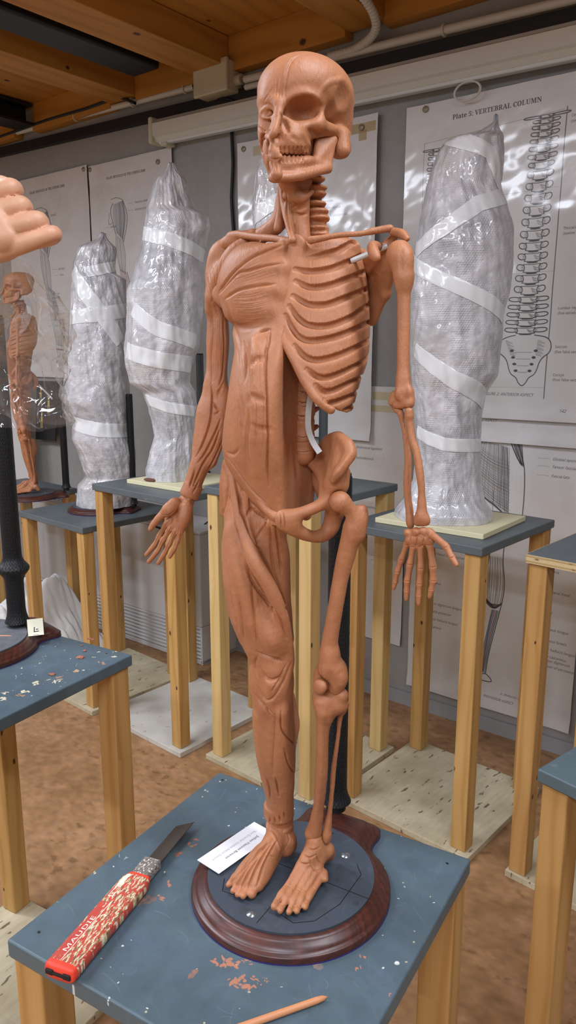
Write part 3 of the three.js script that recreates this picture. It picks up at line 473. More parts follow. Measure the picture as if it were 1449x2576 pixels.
wrapped([[597, 240, 276], [626, 199, 290], [645, 193, 289], [664, 185, 287], [687, 183, 290], [702, 182, 317], [763, 178, 319], [797, 174, 318], [854, 169, 318], [930, 162, 322], [1007, 162, 326], [1037, 174, 330], [1056, 185, 331], [1083, 181, 326], [1102, 180, 330], [1143, 197, 340], [1178, 209, 339], [1197, 216, 338], [1220, 196, 342], [1262, 194, 345]], topOf(standF, 0.0225), 15.2,
  'bubble-wrapped statue standing on a dark wooden plaque on the low stand', [[[[186, 680], [230, 760], [300, 860]], 0.05], [[[178, 800], [240, 795], [316, 780]], 0.05], [[[190, 1060], [250, 1075], [322, 1080]], 0.05], [[[215, 690], [260, 680], [288, 668]], 0.035]], 0.012);
wrapped([[372, 676, 712], [400, 655, 730], [440, 643, 752], [520, 637, 782], [600, 640, 790], [760, 625, 790], [900, 630, 770], [1010, 640, 762], [1100, 665, 770], [1190, 655, 790]], topOf(standD, 0.001), 21.7, 'bubble-wrapped statue hidden behind the neck of the uncovered clay figure', [[[[640, 560], [700, 520], [780, 500]], 0.04]], 0.010);
// ---------------------------------------------------------------- charts on the wall
const INK = '#3a3a3c';
function chart(name, label, s0, s1, h0, h1, off, draw, px = 900, extra) {
  const w = s1 - s0, h = h1 - h0, tex = canvasTexture(Math.round(px * w), Math.round(px * h), (g, W_, H_) => { g.fillStyle = '#dcdad7'; g.fillRect(0, 0, W_, H_); const k = g; let r = 5 + Math.round(s0 * -100); const q = () => { r = (r * 1103515245 + 12345) & 0x7fffffff; return r / 0x7fffffff; }; for (let i = 0; i < 40; i++) { k.fillStyle = q() > 0.5 ? 'rgba(190,180,160,0.10)' : 'rgba(235,235,235,0.10)'; k.beginPath(); k.ellipse(q() * W_, q() * H_, 20 + q() * 90, 10 + q() * 50, q() * 3, 0, 7); k.fill(); } draw(g, W_, H_, px); });
  const t = thing(name, label, 'poster', wallPoint((s0 + s1) / 2, h0, off).toArray(), WALL_YAW);
  const nx = 60, ny = 90, g = new THREE.BoxGeometry(w, h, 0.0012, nx, ny, 1).translate(0, h / 2, 0), p = g.attributes.position, sd = s0 * 7;
  for (let i = 0; i < p.count; i++) { const x = p.getX(i), y = p.getY(i), e = sstep(0.05, 0.0, y) * 0.006 + sstep(w / 2 - 0.05, w / 2, Math.abs(x)) * 0.003; p.setZ(i, p.getZ(i) + 0.0045 + 0.0028 * noise(x * 5, y * 5, sd) + 0.0016 * noise(x * 14, y * 14, sd + 3) + 0.0008 * noise(x * 38, y * 38, sd + 5) + e); }
  g.computeVertexNormals(); mesh('sheet', g, new THREE.MeshPhysicalMaterial({ map: tex, roughness: 0.4, clearcoat: 1, clearcoatRoughness: 0.12 }), t);
  for (const [x, y] of extra ?? []) { const b = mesh('pin', new THREE.LatheGeometry([[0.0001, 0.006], [0.004, 0.0055], [0.0045, 0.004], [0.009, 0.0035], [0.010, 0.002], [0.010, 0]].map(a => new THREE.Vector2(...a)), 20).rotateX(Math.PI / 2), M.pin, t); b.position.set(x - (s0 + s1) / 2, y - h0, 0.008); }
  return t;
}
M.pin = new THREE.MeshStandardMaterial({ color: 0x9a917c, roughness: 0.4, metalness: 0.4 });
const write = (g, txt, x, y, size, font = 'serif', style = '', color = INK) => { g.fillStyle = color; g.font = `${style} ${size}px ${font}`; g.fillText(txt, x, y); };
const stroke = (g, pts, w = 2, c = INK, close = false) => { g.strokeStyle = c; g.lineWidth = w; g.lineJoin = 'round'; g.lineCap = 'round'; g.beginPath(); pts.forEach(([x, y], i) => i ? g.lineTo(x, y) : g.moveTo(x, y)); if (close) g.closePath(); g.stroke(); };
const smooth = (g, pts, w = 2, c = INK, fill) => { g.beginPath(); g.moveTo(...pts[0]); for (let i = 1; i + 1 < pts.length; i++) g.quadraticCurveTo(pts[i][0], pts[i][1], (pts[i][0] + pts[i + 1][0]) / 2, (pts[i][1] + pts[i + 1][1]) / 2); g.lineTo(...pts[pts.length - 1]); if (fill) { g.fillStyle = fill; g.fill(); } g.strokeStyle = c; g.lineWidth = w; g.stroke(); };
function hatch(g, x0, y0, x1, y1, n, len, c = 'rgba(40,40,42,0.5)', w = 1.4) { for (let i = 0; i < n; i++) { const t = i / n, x = lerp(x0, x1, t), y = lerp(y0, y1, t); stroke(g, [[x, y], [x + len * (0.6 + 0.6 * Math.abs(Math.sin(i * 7.3))), y + len * 0.18]], w, c); } }
// the column of vertebrae, drawn from a to b
function spineDrawing(g, path, n, w0, w1, sacrum) {
  const at = t => { const f = t * (path.length - 1), i = Math.min(path.length - 2, Math.floor(f)), e = f - i; return [lerp(path[i][0], path[i + 1][0], e), lerp(path[i][1], path[i + 1][1], e)]; };
  for (let i = 0; i < n; i++) {
    const t = Math.pow(i / n, 1.25), t2 = Math.pow((i + 1) / n, 1.25), [x, y] = at(t), [, y2] = at(t2), w = lerp(w0, w1, t), h = y2 - y, tw = w * (i < 7 ? 1.15 : i < 19 ? 1.0 : 1.25) + (i === 0 ? w * 0.8 : 0);
    for (const s of [-1, 1]) { smooth(g, [[x + s * w * 0.75, y + h * 0.15], [x + s * tw * 1.25, y - h * 0.05], [x + s * (tw * 1.5), y + h * 0.3], [x + s * tw * 1.2, y + h * 0.62], [x + s * w * 0.7, y + h * 0.6]], 3, INK, '#dad8d4'); hatch(g, x + s * w * 0.7, y + h * 0.2, x + s * w * 0.75, y + h * 0.6, 5, s * w * 0.25); }
    g.fillStyle = '#dcdad6'; g.fillRect(x - w * 0.72, y + h * 0.06, w * 1.44, h * 0.72); smooth(g, [[x - w * 0.8, y + h * 0.05], [x - w * 0.6, y + h * 0.4], [x - w * 0.8, y + h * 0.76]], 2.5); smooth(g, [[x + w * 0.8, y + h * 0.05], [x + w * 0.6, y + h * 0.4], [x + w * 0.8, y + h * 0.76]], 2.5);
    smooth(g, [[x - w * 0.8, y + h * 0.05], [x, y + h * 0.14], [x + w * 0.8, y + h * 0.05]], 2); smooth(g, [[x - w * 0.8, y + h * 0.76], [x, y + h * 0.88], [x + w * 0.8, y + h * 0.76]], 2.5);
    g.fillStyle = 'rgba(30,30,32,0.75)'; g.beginPath(); g.ellipse(x, y + h * 0.91, w * 0.55, h * 0.09, 0, 0, 7); g.fill(); hatch(g, x + w * 0.1, y + h * 0.25, x + w * 0.3, y + h * 0.7, 6, w * 0.4);
  }
  if (!sacrum) return; const [x, y] = path[path.length - 1], w = w1, H_ = sacrum;
  smooth(g, [[x - w * 0.8, y], [x - w * 2.1, y + H_ * 0.05], [x - w * 2.3, y + H_ * 0.32], [x - w * 1.4, y + H_ * 0.45], [x - w * 1.1, y + H_ * 0.75], [x - w * 0.5, y + H_ * 0.82], [x - w * 0.35, y + H_ * 0.92], [x, y + H_], [x + w * 0.35, y + H_ * 0.92], [x + w * 0.5, y + H_ * 0.82], [x + w * 1.1, y + H_ * 0.75], [x + w * 1.4, y + H_ * 0.45], [x + w * 2.3, y + H_ * 0.32], [x + w * 2.1, y + H_ * 0.05], [x + w * 0.8, y]], 3, INK, '#d8d6d2');
  for (let i = 0; i < 4; i++) { const yy = y + H_ * (0.3 + i * 0.13), ww = w * (1.0 - i * 0.14); for (const s of [-1, 1]) { g.fillStyle = 'rgba(30,30,32,0.8)'; g.beginPath(); g.ellipse(x + s * ww, yy, w * 0.17, H_ * 0.025, 0, 0, 7); g.fill(); } stroke(g, [[x - ww * 0.7, yy + H_ * 0.03], [x + ww * 0.7, yy + H_ * 0.03]], 1.5, 'rgba(50,50,52,0.6)'); }
  hatch(g, x - w * 1.6, y + H_ * 0.1, x - w * 1.1, y + H_ * 0.4, 14, w * 0.5); hatch(g, x + w * 1.1, y + H_ * 0.1, x + w * 1.0, y + H_ * 0.4, 14, w * 0.5);
}
chart('spine_chart', 'vertebral column chart behind the tallest wrapped statue', -1.322, -0.66, 1.074, 2.033, 0.024, (g, w, h, k) => {
  write(g, 'Plate 5: VERTEBRAL COLUMN', w * 0.24, h * 0.062, k * 0.0185, 'serif', 'bold');
  stroke(g, [[w * 0.1, h * 0.12], [w * 0.1, h * 0.93]], 2, 'rgba(60,60,60,0.5)'); stroke(g, [[w * 0.1, h * 0.12], [w * 0.76, h * 0.095]], 1.5, 'rgba(60,60,60,0.4)'); stroke(g, [[w * 0.77, h * 0.09], [w * 0.755, h * 0.93]], 3, 'rgba(30,30,30,0.7)');
  for (const y of [0.31, 0.55, 0.9]) stroke(g, [[w * 0.42, h * y], [w * 0.76, h * (y - 0.004)]], 1, 'rgba(60,60,60,0.4)');
  spineDrawing(g, [[w * 0.685, h * 0.10], [w * 0.672, h * 0.25], [w * 0.662, h * 0.45], [w * 0.655, h * 0.62], [w * 0.648, h * 0.735]], 24, k * 0.024, k * 0.037, h * 0.16);
  spineDrawing(g, [[w * 0.17, h * 0.14], [w * 0.165, h * 0.25], [w * 0.15, h * 0.5]], 12, k * 0.018, k * 0.024);
  write(g, 'FIGURE 2: ANTERIOR ASPECT', w * 0.46, h * 0.925, k * 0.0125, 'sans-serif', 'italic'); write(g, '142', w * 0.83, h * 0.97, k * 0.0125, 'sans-serif', 'italic');
  [['Cervical region', 0.12], ['(seven vertebrae)', 0.135], ['Thoracic region', 0.43], ['(twelve vertebrae)', 0.445], ['Lumbar region', 0.66], ['(five vertebrae)', 0.675], ['Sacrum', 0.775], ['(five false vertebrae)', 0.79], ['Coccyx', 0.86], ['(four false vertebrae)', 0.875]].forEach(([a, y]) => write(g, a, w * 0.79, h * y, k * 0.0105, 'sans-serif')); ['7', '6', '1'].forEach((a, i) => write(g, a, w * 0.375, h * (0.125 + i * 0.035), k * 0.01, 'sans-serif'));
}, 1200, [[-1.255, 2.018]]);
function limbLabels(g, w, h, k, list, font = 'sans-serif') { for (const [t, x, y] of list) { write(g, t, w * x, h * y, k * 0.012, font, 'italic'); stroke(g, [[w * x - k * 0.045, h * y - k * 0.004], [w * x - k * 0.008, h * y - k * 0.004]], 1, 'rgba(60,60,60,0.45)'); } }
chart('hip_chart', 'glossy chart strip of the hip tucked under the spine chart', -1.3, -0.68, 0.998, 1.15, 0.013, (g, w, h, k) => { write(g, 'FIGURE 1: DORSAL ASPECT', w * 0.3, h * 0.58, k * 0.012, 'sans-serif', 'italic'); }, 700);
chart('leg_muscle_chart', 'tall chart of the leg muscles behind the stand of the tallest wrapped statue', -1.262, -0.672, 0.085, 1.04, 0.002, (g, w, h, k) => {
  const c = 'rgba(45,45,48,0.8)', Q = (x, y) => [w * x, h * y], bundle = (A, B, n, col, lw) => { for (let i = 0; i < n; i++) { const t = i / (n - 1); smooth(g, A.map((p, j) => [lerp(p[0], B[j][0], t) * w + 3 * Math.sin(i * 2.7 + j), lerp(p[1], B[j][1], t) * h]), lw * (0.6 + 0.7 * Math.abs(Math.sin(i * 5.1))), col(t, i)); } };
  bundle([[0.41, 0.04], [0.385, 0.12], [0.375, 0.2]], [[0.56, 0.06], [0.575, 0.16], [0.58, 0.285]], 46, (t, i) => `rgba(50,50,54,${0.10 + 0.4 * t * t + 0.12 * (i % 3 === 0)})`, 2.2);
  bundle([[0.40, 0.06], [0.47, 0.09], [0.57, 0.1]], [[0.385, 0.21], [0.48, 0.26], [0.585, 0.29]], 40, (t) => `rgba(45,45,48,${0.16 + 0.2 * Math.abs(Math.sin(t * 9))})`, 1.8);
  smooth(g, [Q(0.41, 0.03), Q(0.375, 0.12), Q(0.37, 0.2), Q(0.43, 0.235), Q(0.52, 0.265), Q(0.585, 0.305)], 5, c); smooth(g, [Q(0.6, 0.03), Q(0.655, 0.1), Q(0.665, 0.2), Q(0.66, 0.32)], 3, c); smooth(g, [Q(0.565, 0.03), Q(0.6, 0.08), Q(0.64, 0.115)], 4, c);
  bundle([[0.575, 0.03], [0.6, 0.07], [0.635, 0.11]], [[0.63, 0.03], [0.645, 0.08], [0.65, 0.12]], 12, () => 'rgba(40,40,44,0.55)', 2.4); for (const x of [0.375, 0.4, 0.43, 0.49]) stroke(g, [Q(x, 0.21), Q(x + 0.005, 0.36)], 2, 'rgba(50,50,52,0.5)');
  smooth(g, [Q(0.5, 0.36), Q(0.485, 0.46), Q(0.465, 0.54), Q(0.47, 0.6), Q(0.53, 0.63), Q(0.575, 0.6)], 4, c); smooth(g, [Q(0.575, 0.36), Q(0.56, 0.44), Q(0.59, 0.53), Q(0.575, 0.61), Q(0.545, 0.7), Q(0.515, 0.8), Q(0.505, 0.87)], 3, c); bundle([[0.475, 0.44], [0.468, 0.52], [0.475, 0.6]], [[0.56, 0.44], [0.585, 0.52], [0.57, 0.61]], 16, (t) => `rgba(50,50,54,${0.15 + 0.25 * Math.abs(Math.sin(t * 7))})`, 2); bundle([[0.47, 0.585], [0.5, 0.605], [0.52, 0.61]], [[0.48, 0.6], [0.53, 0.632], [0.575, 0.605]], 14, () => 'rgba(35,35,38,0.5)', 2.4);
  bundle([[0.52, 0.63], [0.49, 0.73], [0.475, 0.86]], [[0.56, 0.63], [0.52, 0.75], [0.495, 0.87]], 9, (t, i) => i % 3 === 0 ? 'rgba(160,70,80,0.6)' : i % 3 === 1 ? 'rgba(60,110,140,0.7)' : 'rgba(50,50,54,0.6)', 3); smooth(g, [Q(0.455, 0.895), Q(0.49, 0.865), Q(0.54, 0.885), Q(0.545, 0.9), Q(0.46, 0.9), Q(0.455, 0.892)], 3, c);
  limbLabels(g, w, h, k, [['Gluteal aponeurosis', 0.80, 0.09], ['Tensor fasciae latae', 0.80, 0.115], ['Fascia lata', 0.80, 0.145], ['Plantaris', 0.80, 0.46], ['Lateral head', 0.83, 0.53], ['Soleus', 0.80, 0.6], ['Peroneus longus', 0.80, 0.66], ['Peroneus brevis', 0.80, 0.7], ['Flexor hallucis longus', 0.80, 0.73], ['Tendo calcaneus', 0.80, 0.755], ['Extensor digitorum', 0.80, 0.77], ['Insertion of peroneus', 0.80, 0.79], ['Flexor digitorum longus', 0.12, 0.66], ['Tibialis posterior', 0.12, 0.69], ['Flexor hallucis longus', 0.12, 0.72], ['Lateral head of gastrocnemius', 0.10, 0.47], ['Soleus', 0.14, 0.58], ['Calcaneus', 0.12, 0.75]]); write(g, '2. Abductor digiti minimi', w * 0.6, h * 0.935, k * 0.011, 'sans-serif', 'italic'); write(g, 'POSTERIOR ASPECT', w * 0.5, h * 0.96, k * 0.012, 'sans-serif', 'italic');
}, 1000);
chart('neck_muscle_chart', 'muscle chart with a taped corner behind the neck of the uncovered clay figure', -2.05, -1.435, 0.968, 2.043, 0.016, (g, w, h, k) => {
  limbLabels(g, w, h, k, [['Trapezius', 0.62, 0.235], ['Splenius capitis', 0.62, 0.258], ['Sternocleidomastoid', 0.62, 0.282], ['Levator scapulae', 0.62, 0.345], ['Deltoid', 0.62, 0.43], ['Teres minor', 0.62, 0.5]], 'serif'); g.fillStyle = 'rgba(150,120,50,0.55)'; g.fillRect(w * 0.83, h * 0.02, w * 0.16, h * 0.028); g.fillRect(w * 0.88, h * 0.04, w * 0.05, h * 0.03); g.fillStyle = 'rgba(170,140,70,0.4)'; g.fillRect(w * 0.12, h * 0.02, w * 0.06, h * 0.03);
  smooth(g, [[w * 0.4, h * 0.15], [w * 0.3, h * 0.3], [w * 0.36, h * 0.6], [w * 0.33, h * 0.9]], 3); smooth(g, [[w * 0.46, h * 0.15], [w * 0.55, h * 0.35], [w * 0.5, h * 0.6], [w * 0.52, h * 0.9]], 3);
}, 760, [[-1.497, 2.008], [-2.02, 2.02]]);
chart('lower_chart', 'chart sheet with stained tape low on the wall behind the clay figure', -1.62, -1.295, 0.225, 1.16, 0.001, (g, w, h, k) => { g.fillStyle = 'rgba(190,160,80,0.45)'; g.fillRect(w * 0.55, h * 0.02, w * 0.25, h * 0.03); g.fillRect(w * 0.5, h * 0.07, w * 0.4, h * 0.025); limbLabels(g, w, h, k, [['Head', 0.45, 0.14], ['Biceps', 0.35, 0.2], ['Iliofemoral ligament', 0.35, 0.24], ['Ischiofemoral', 0.35, 0.28], ['Adductor magnus', 0.35, 0.4], ['Gluteus maximus', 0.35, 0.47], ['Semitendinosus', 0.3, 0.55], ['Gracilis', 0.72, 0.66], ['Sartorius', 0.72, 0.68], ['Linea', 0.74, 0.7]]); }, 700);
function armDrawing(g, x, y, s, tint) {
  const c = 'rgba(60,62,66,0.75)', Q = (a, b) => [x + a * s, y + b * s], bundle = (A, B, n, col, lw) => { for (let i = 0; i < n; i++) { const t = i / (n - 1); smooth(g, A.map((p, j) => Q(lerp(p[0], B[j][0], t) + Math.sin(i * 2.1 + j), lerp(p[1], B[j][1], t))), lw, col(t, i)); } };
  bundle([[-40, 20], [-55, 70], [-30, 160]], [[30, 10], [55, 80], [20, 200]], 26, (t) => `rgba(45,60,80,${0.2 + 0.45 * t * Math.abs(Math.sin(t * 8))})`, 2.2 * s + 0.6);
  smooth(g, [Q(-45, 15), Q(-70, 40), Q(-60, 90), Q(-35, 170)], 3 * s + 1, c); smooth(g, [Q(30, 5), Q(62, 60), Q(58, 130), Q(25, 210)], 3 * s + 1, c); smooth(g, [Q(-60, -5), Q(-20, -15), Q(30, 5)], 2, c); smooth(g, [Q(-75, 60), Q(-95, 120), Q(-60, 110)], 2, c);
  bundle([[-35, 170], [-40, 260], [-10, 350]], [[20, 200], [40, 270], [30, 370]], 9, (t, i) => i % 4 ? 'rgba(60,62,66,0.5)' : c, 2 * s + 0.5); bundle([[-12, 345], [5, 450], [45, 600]], [[45, 360], [85, 470], [92, 620]], 9, (t, i) => i % 3 === 1 ? tint : 'rgba(60,62,66,0.6)', 2.4 * s + 0.6);
  stroke(g, [Q(40, 605), Q(96, 612)], 3, 'rgba(60,130,140,0.7)'); stroke(g, [Q(42, 625), Q(98, 630)], 3, c); bundle([[45, 615], [50, 660], [60, 710]], [[95, 620], [100, 670], [112, 720]], 5, () => c, 2 * s + 0.5);
}
chart('forearm_chart', 'chart of the forearm beside the held-up plastic bag', -3.62, -2.968, 1.153, 2.1, 0.008, (g, w, h, k) => { write(g, '6(a-d): MUSCLES OF THE UPPER LIMB', w * 0.3, h * 0.075, k * 0.015, 'serif', 'bold'); armDrawing(g, w * 0.45, h * 0.16, k * 0.00105, 'rgba(70,130,150,0.7)'); limbLabels(g, w, h, k, [['Deltoid', 0.55, 0.2], ['Biceps', 0.56, 0.3], ['Brachialis', 0.6, 0.46], ['Ulna', 0.62, 0.49], ['Flexor carpi', 0.5, 0.58], ['Palmaris', 0.5, 0.6], ['Flexor', 0.5, 0.62], ['Abductor', 0.5, 0.64], ['Opponens pollicis', 0.5, 0.68], ['Adductor pollicis', 0.5, 0.71], ['Lumbricals', 0.5, 0.74], ['Tendons', 0.52, 0.86]]); }, 900, [[-2.99, 2.083]]);
chart('arm_muscle_chart', 'upper limb muscle chart behind the wrapped statue near the heater', -2.955, -2.418, 1.15, 2.09, 0.008, (g, w, h, k) => { write(g, '6(a-d): MUSCLES OF THE UPPER LIMB', w * 0.22, h * 0.075, k * 0.0135, 'serif', 'bold'); armDrawing(g, w * 0.36, h * 0.17, k * 0.00085, 'rgba(150,70,70,0.6)'); limbLabels(g, w, h, k, [['Deltoid', 0.24, 0.29], ['Trapezius tendon', 0.55, 0.2], ['Acromion process', 0.55, 0.23], ['Triceps', 0.7, 0.5], ['Extensor', 0.7, 0.62]]); }, 900, [[-2.5, 2.045], [-2.945, 2.075]]);

// ---------------------------------------------------------------- wall heater
const heater = (() => {
  const p1 = atHeight(510, 1668, 0.012), n = WN[0] * p1.x + WN[1] * p1.z, s1 = wallS(p1), L = 1.25, D = WALL_D - n - 0.003, Hh = 0.56;
  const t = thing('wall_heater', 'white convector heater with a slatted grille standing against the wall', 'heater', roomMid(s1 - L / 2, n + D / 2, 0).toArray(), WALL_YAW);
  const white = new THREE.MeshStandardMaterial({ color: 0xd3d3d1, roughness: 0.5 }), dark = new THREE.MeshStandardMaterial({ color: 0x303131, roughness: 0.7 });
  mesh('casing', block(L, Hh - 0.165, D, 0.006).translate(0, 0.165 + (Hh - 0.165) / 2, 0), white, t); mesh('foot_panel', block(L, 0.02, D, 0.003).translate(0, 0.0105, 0), white, t); mesh('grille_back', block(L - 0.02, 0.145, D - 0.03, 0.002).translate(0, 0.093, -0.012), dark, t);
  for (let i = 0; i < 9; i++) { const sl = mesh('slat', block(L - 0.012, 0.009, 0.014, 0.002), white, t); sl.position.set(0, 0.03 + i * 0.0162, D / 2 - 0.006); sl.rotation.x = 0.5; }
  for (const x of [-L / 2 + 0.006, L / 2 - 0.006]) mesh('end_panel', block(0.012, 0.165, D, 0.002).translate(x, 0.0826, 0), white, t);
  const lid = mesh('lid', block(L + 0.008, 0.012, D + 0.004, 0.003).translate(0, Hh + 0.006, 0), white, t); for (let i = 0; i < 14; i++) mesh('vent_slot', block(0.006, 0.003, D * 0.6, 0.001).translate(-L / 2 + 0.12 + i * 0.03, Hh + 0.013, 0), dark, lid);
  return t;
})();
{ const c = thing('heater_cable', 'thin black cable sagging over the end of the heater', 'cable'); wallTube([[-2.42, 0.60, 0.16], [-2.36, 0.56, 0.228], [-2.28, 0.545, 0.2], [-2.2, 0.56, 0.12], [-2.12, 0.66, 0.03], [-2.1, 0.8, 0.012]], 0.003, 'cord', M.black, c, 40); }
// crumpled white sheet of packing paper on the floor
{ const a = atHeight(50, 1715, 0.004), right = V(1, 0, -0.15).normalize(), back = V(0.2, 0, -1).normalize(), n = 60, pos = [], idx = [];
  for (const low of [0, 1]) for (let j = 0; j <= n; j++) for (let i = 0; i <= n; i++) { const u = i / n - 0.5, v = j / n, p = a.clone().addScaledVector(right, u * 0.52 + 0.05 * noise(u * 3, v * 3, 1)).addScaledVector(back, v * 0.2); const hgt = 0.44 * sstep(0.0, 0.75, v) * (0.75 + 0.35 * noise(u * 4, v * 3, 6)) * sstep(0.62, 0.1, Math.abs(u)) + 0.035 * Math.abs(noise(u * 9 + v * 4, v * 9, 3)) + 0.012 * noise(u * 24, v * 24, 4) + 0.006; pos.push(p.x, hgt + 0.002 - low * 0.0012, p.z); }
  const st = (n + 1) ** 2; for (const low of [0, 1]) for (let j = 0; j < n; j++) for (let i = 0; i < n; i++) { const q = low * st + j * (n + 1) + i; low ? idx.push(q, q + n + 1, q + 1, q + 1, q + n + 1, q + n + 2) : idx.push(q, q + 1, q + n + 1, q + 1, q + n + 2, q + n + 1); }
  for (let i = 0; i < n; i++) { for (const [q, r] of [[i, i + 1], [n * (n + 1) + i + 1, n * (n + 1) + i], [(i + 1) * (n + 1), i * (n + 1)], [i * (n + 1) + n, (i + 1) * (n + 1) + n]]) idx.push(q, st + q, r, r, st + q, st + r); }
  const g = new THREE.BufferGeometry(); g.setAttribute('position', new THREE.Float32BufferAttribute(pos, 3)); g.setIndex(idx); g.computeVertexNormals(); single('packing_paper', g, new THREE.MeshStandardMaterial({ color: 0xd6d6d3, roughness: 0.7, side: THREE.DoubleSide }), 'large crumpled white sheet lying on the floor behind the black post', 'paper'); }
// small leaning pictures beside the far stand
{ const t = thing('leaning_poster', 'black picture of yellow skeletons leaning against the wall', 'picture', wallPoint(-3.37, 0.835, 0.05).toArray(), WALL_YAW); const tex = canvasTexture(300, 520, (g, w, h) => { g.fillStyle = '#16171a'; g.fillRect(0, 0, w, h); g.fillStyle = '#c8b060'; for (const [x, y, s] of [[70, 120, 1], [190, 190, 1.1], [90, 330, 1]]) { g.beginPath(); g.ellipse(x, y - 40 * s, 12 * s, 16 * s, 0, 0, 7); g.fill(); g.fillRect(x - 14 * s, y - 20 * s, 28 * s, 46 * s); g.fillRect(x - 13 * s, y + 26 * s, 8 * s, 60 * s); g.fillRect(x + 6 * s, y + 26 * s, 8 * s, 60 * s); } g.fillStyle = '#cfcfcf'; g.save(); g.translate(40, 30); g.rotate(0.5); g.fillRect(0, 0, 240, 18); g.restore(); });
  const m = mesh('print', block(0.17, 0.3, 0.008, 0.001).translate(0, 0.15, 0), new THREE.MeshStandardMaterial({ map: tex, roughness: 0.4 }), t); m.rotation.x = -0.1;
  const w = single('white_panel', block(0.17, 0.62, 0.012, 0.002), new THREE.MeshStandardMaterial({ color: 0xd4d4d2, roughness: 0.6 }), 'narrow white panel standing behind the far clay figure', 'panel'); w.position.copy(wallPoint(-3.52, 0.865, 0.11)); w.rotation.y = WALL_YAW; }
// ---------------------------------------------------------------- the clay figure: flayed muscles on its right, bare bones on its left
const figureParts = [];
const clayPart = (name, clay, cell) => figureParts.push([name, clay.mesh(cell)]);
const X1 = [1, 0, 0], Z1 = [0, 0, 1], Y1 = [0, 1, 0];
const unit = v => { const l = Math.hypot(...v); return v.map(a => a / l); };
const ball = (p, k = 1) => ell(p, [p[3] * k, p[3] * k, p[3] * k]);
const CELL = globalThis.FIGCELL ?? 0.0015;

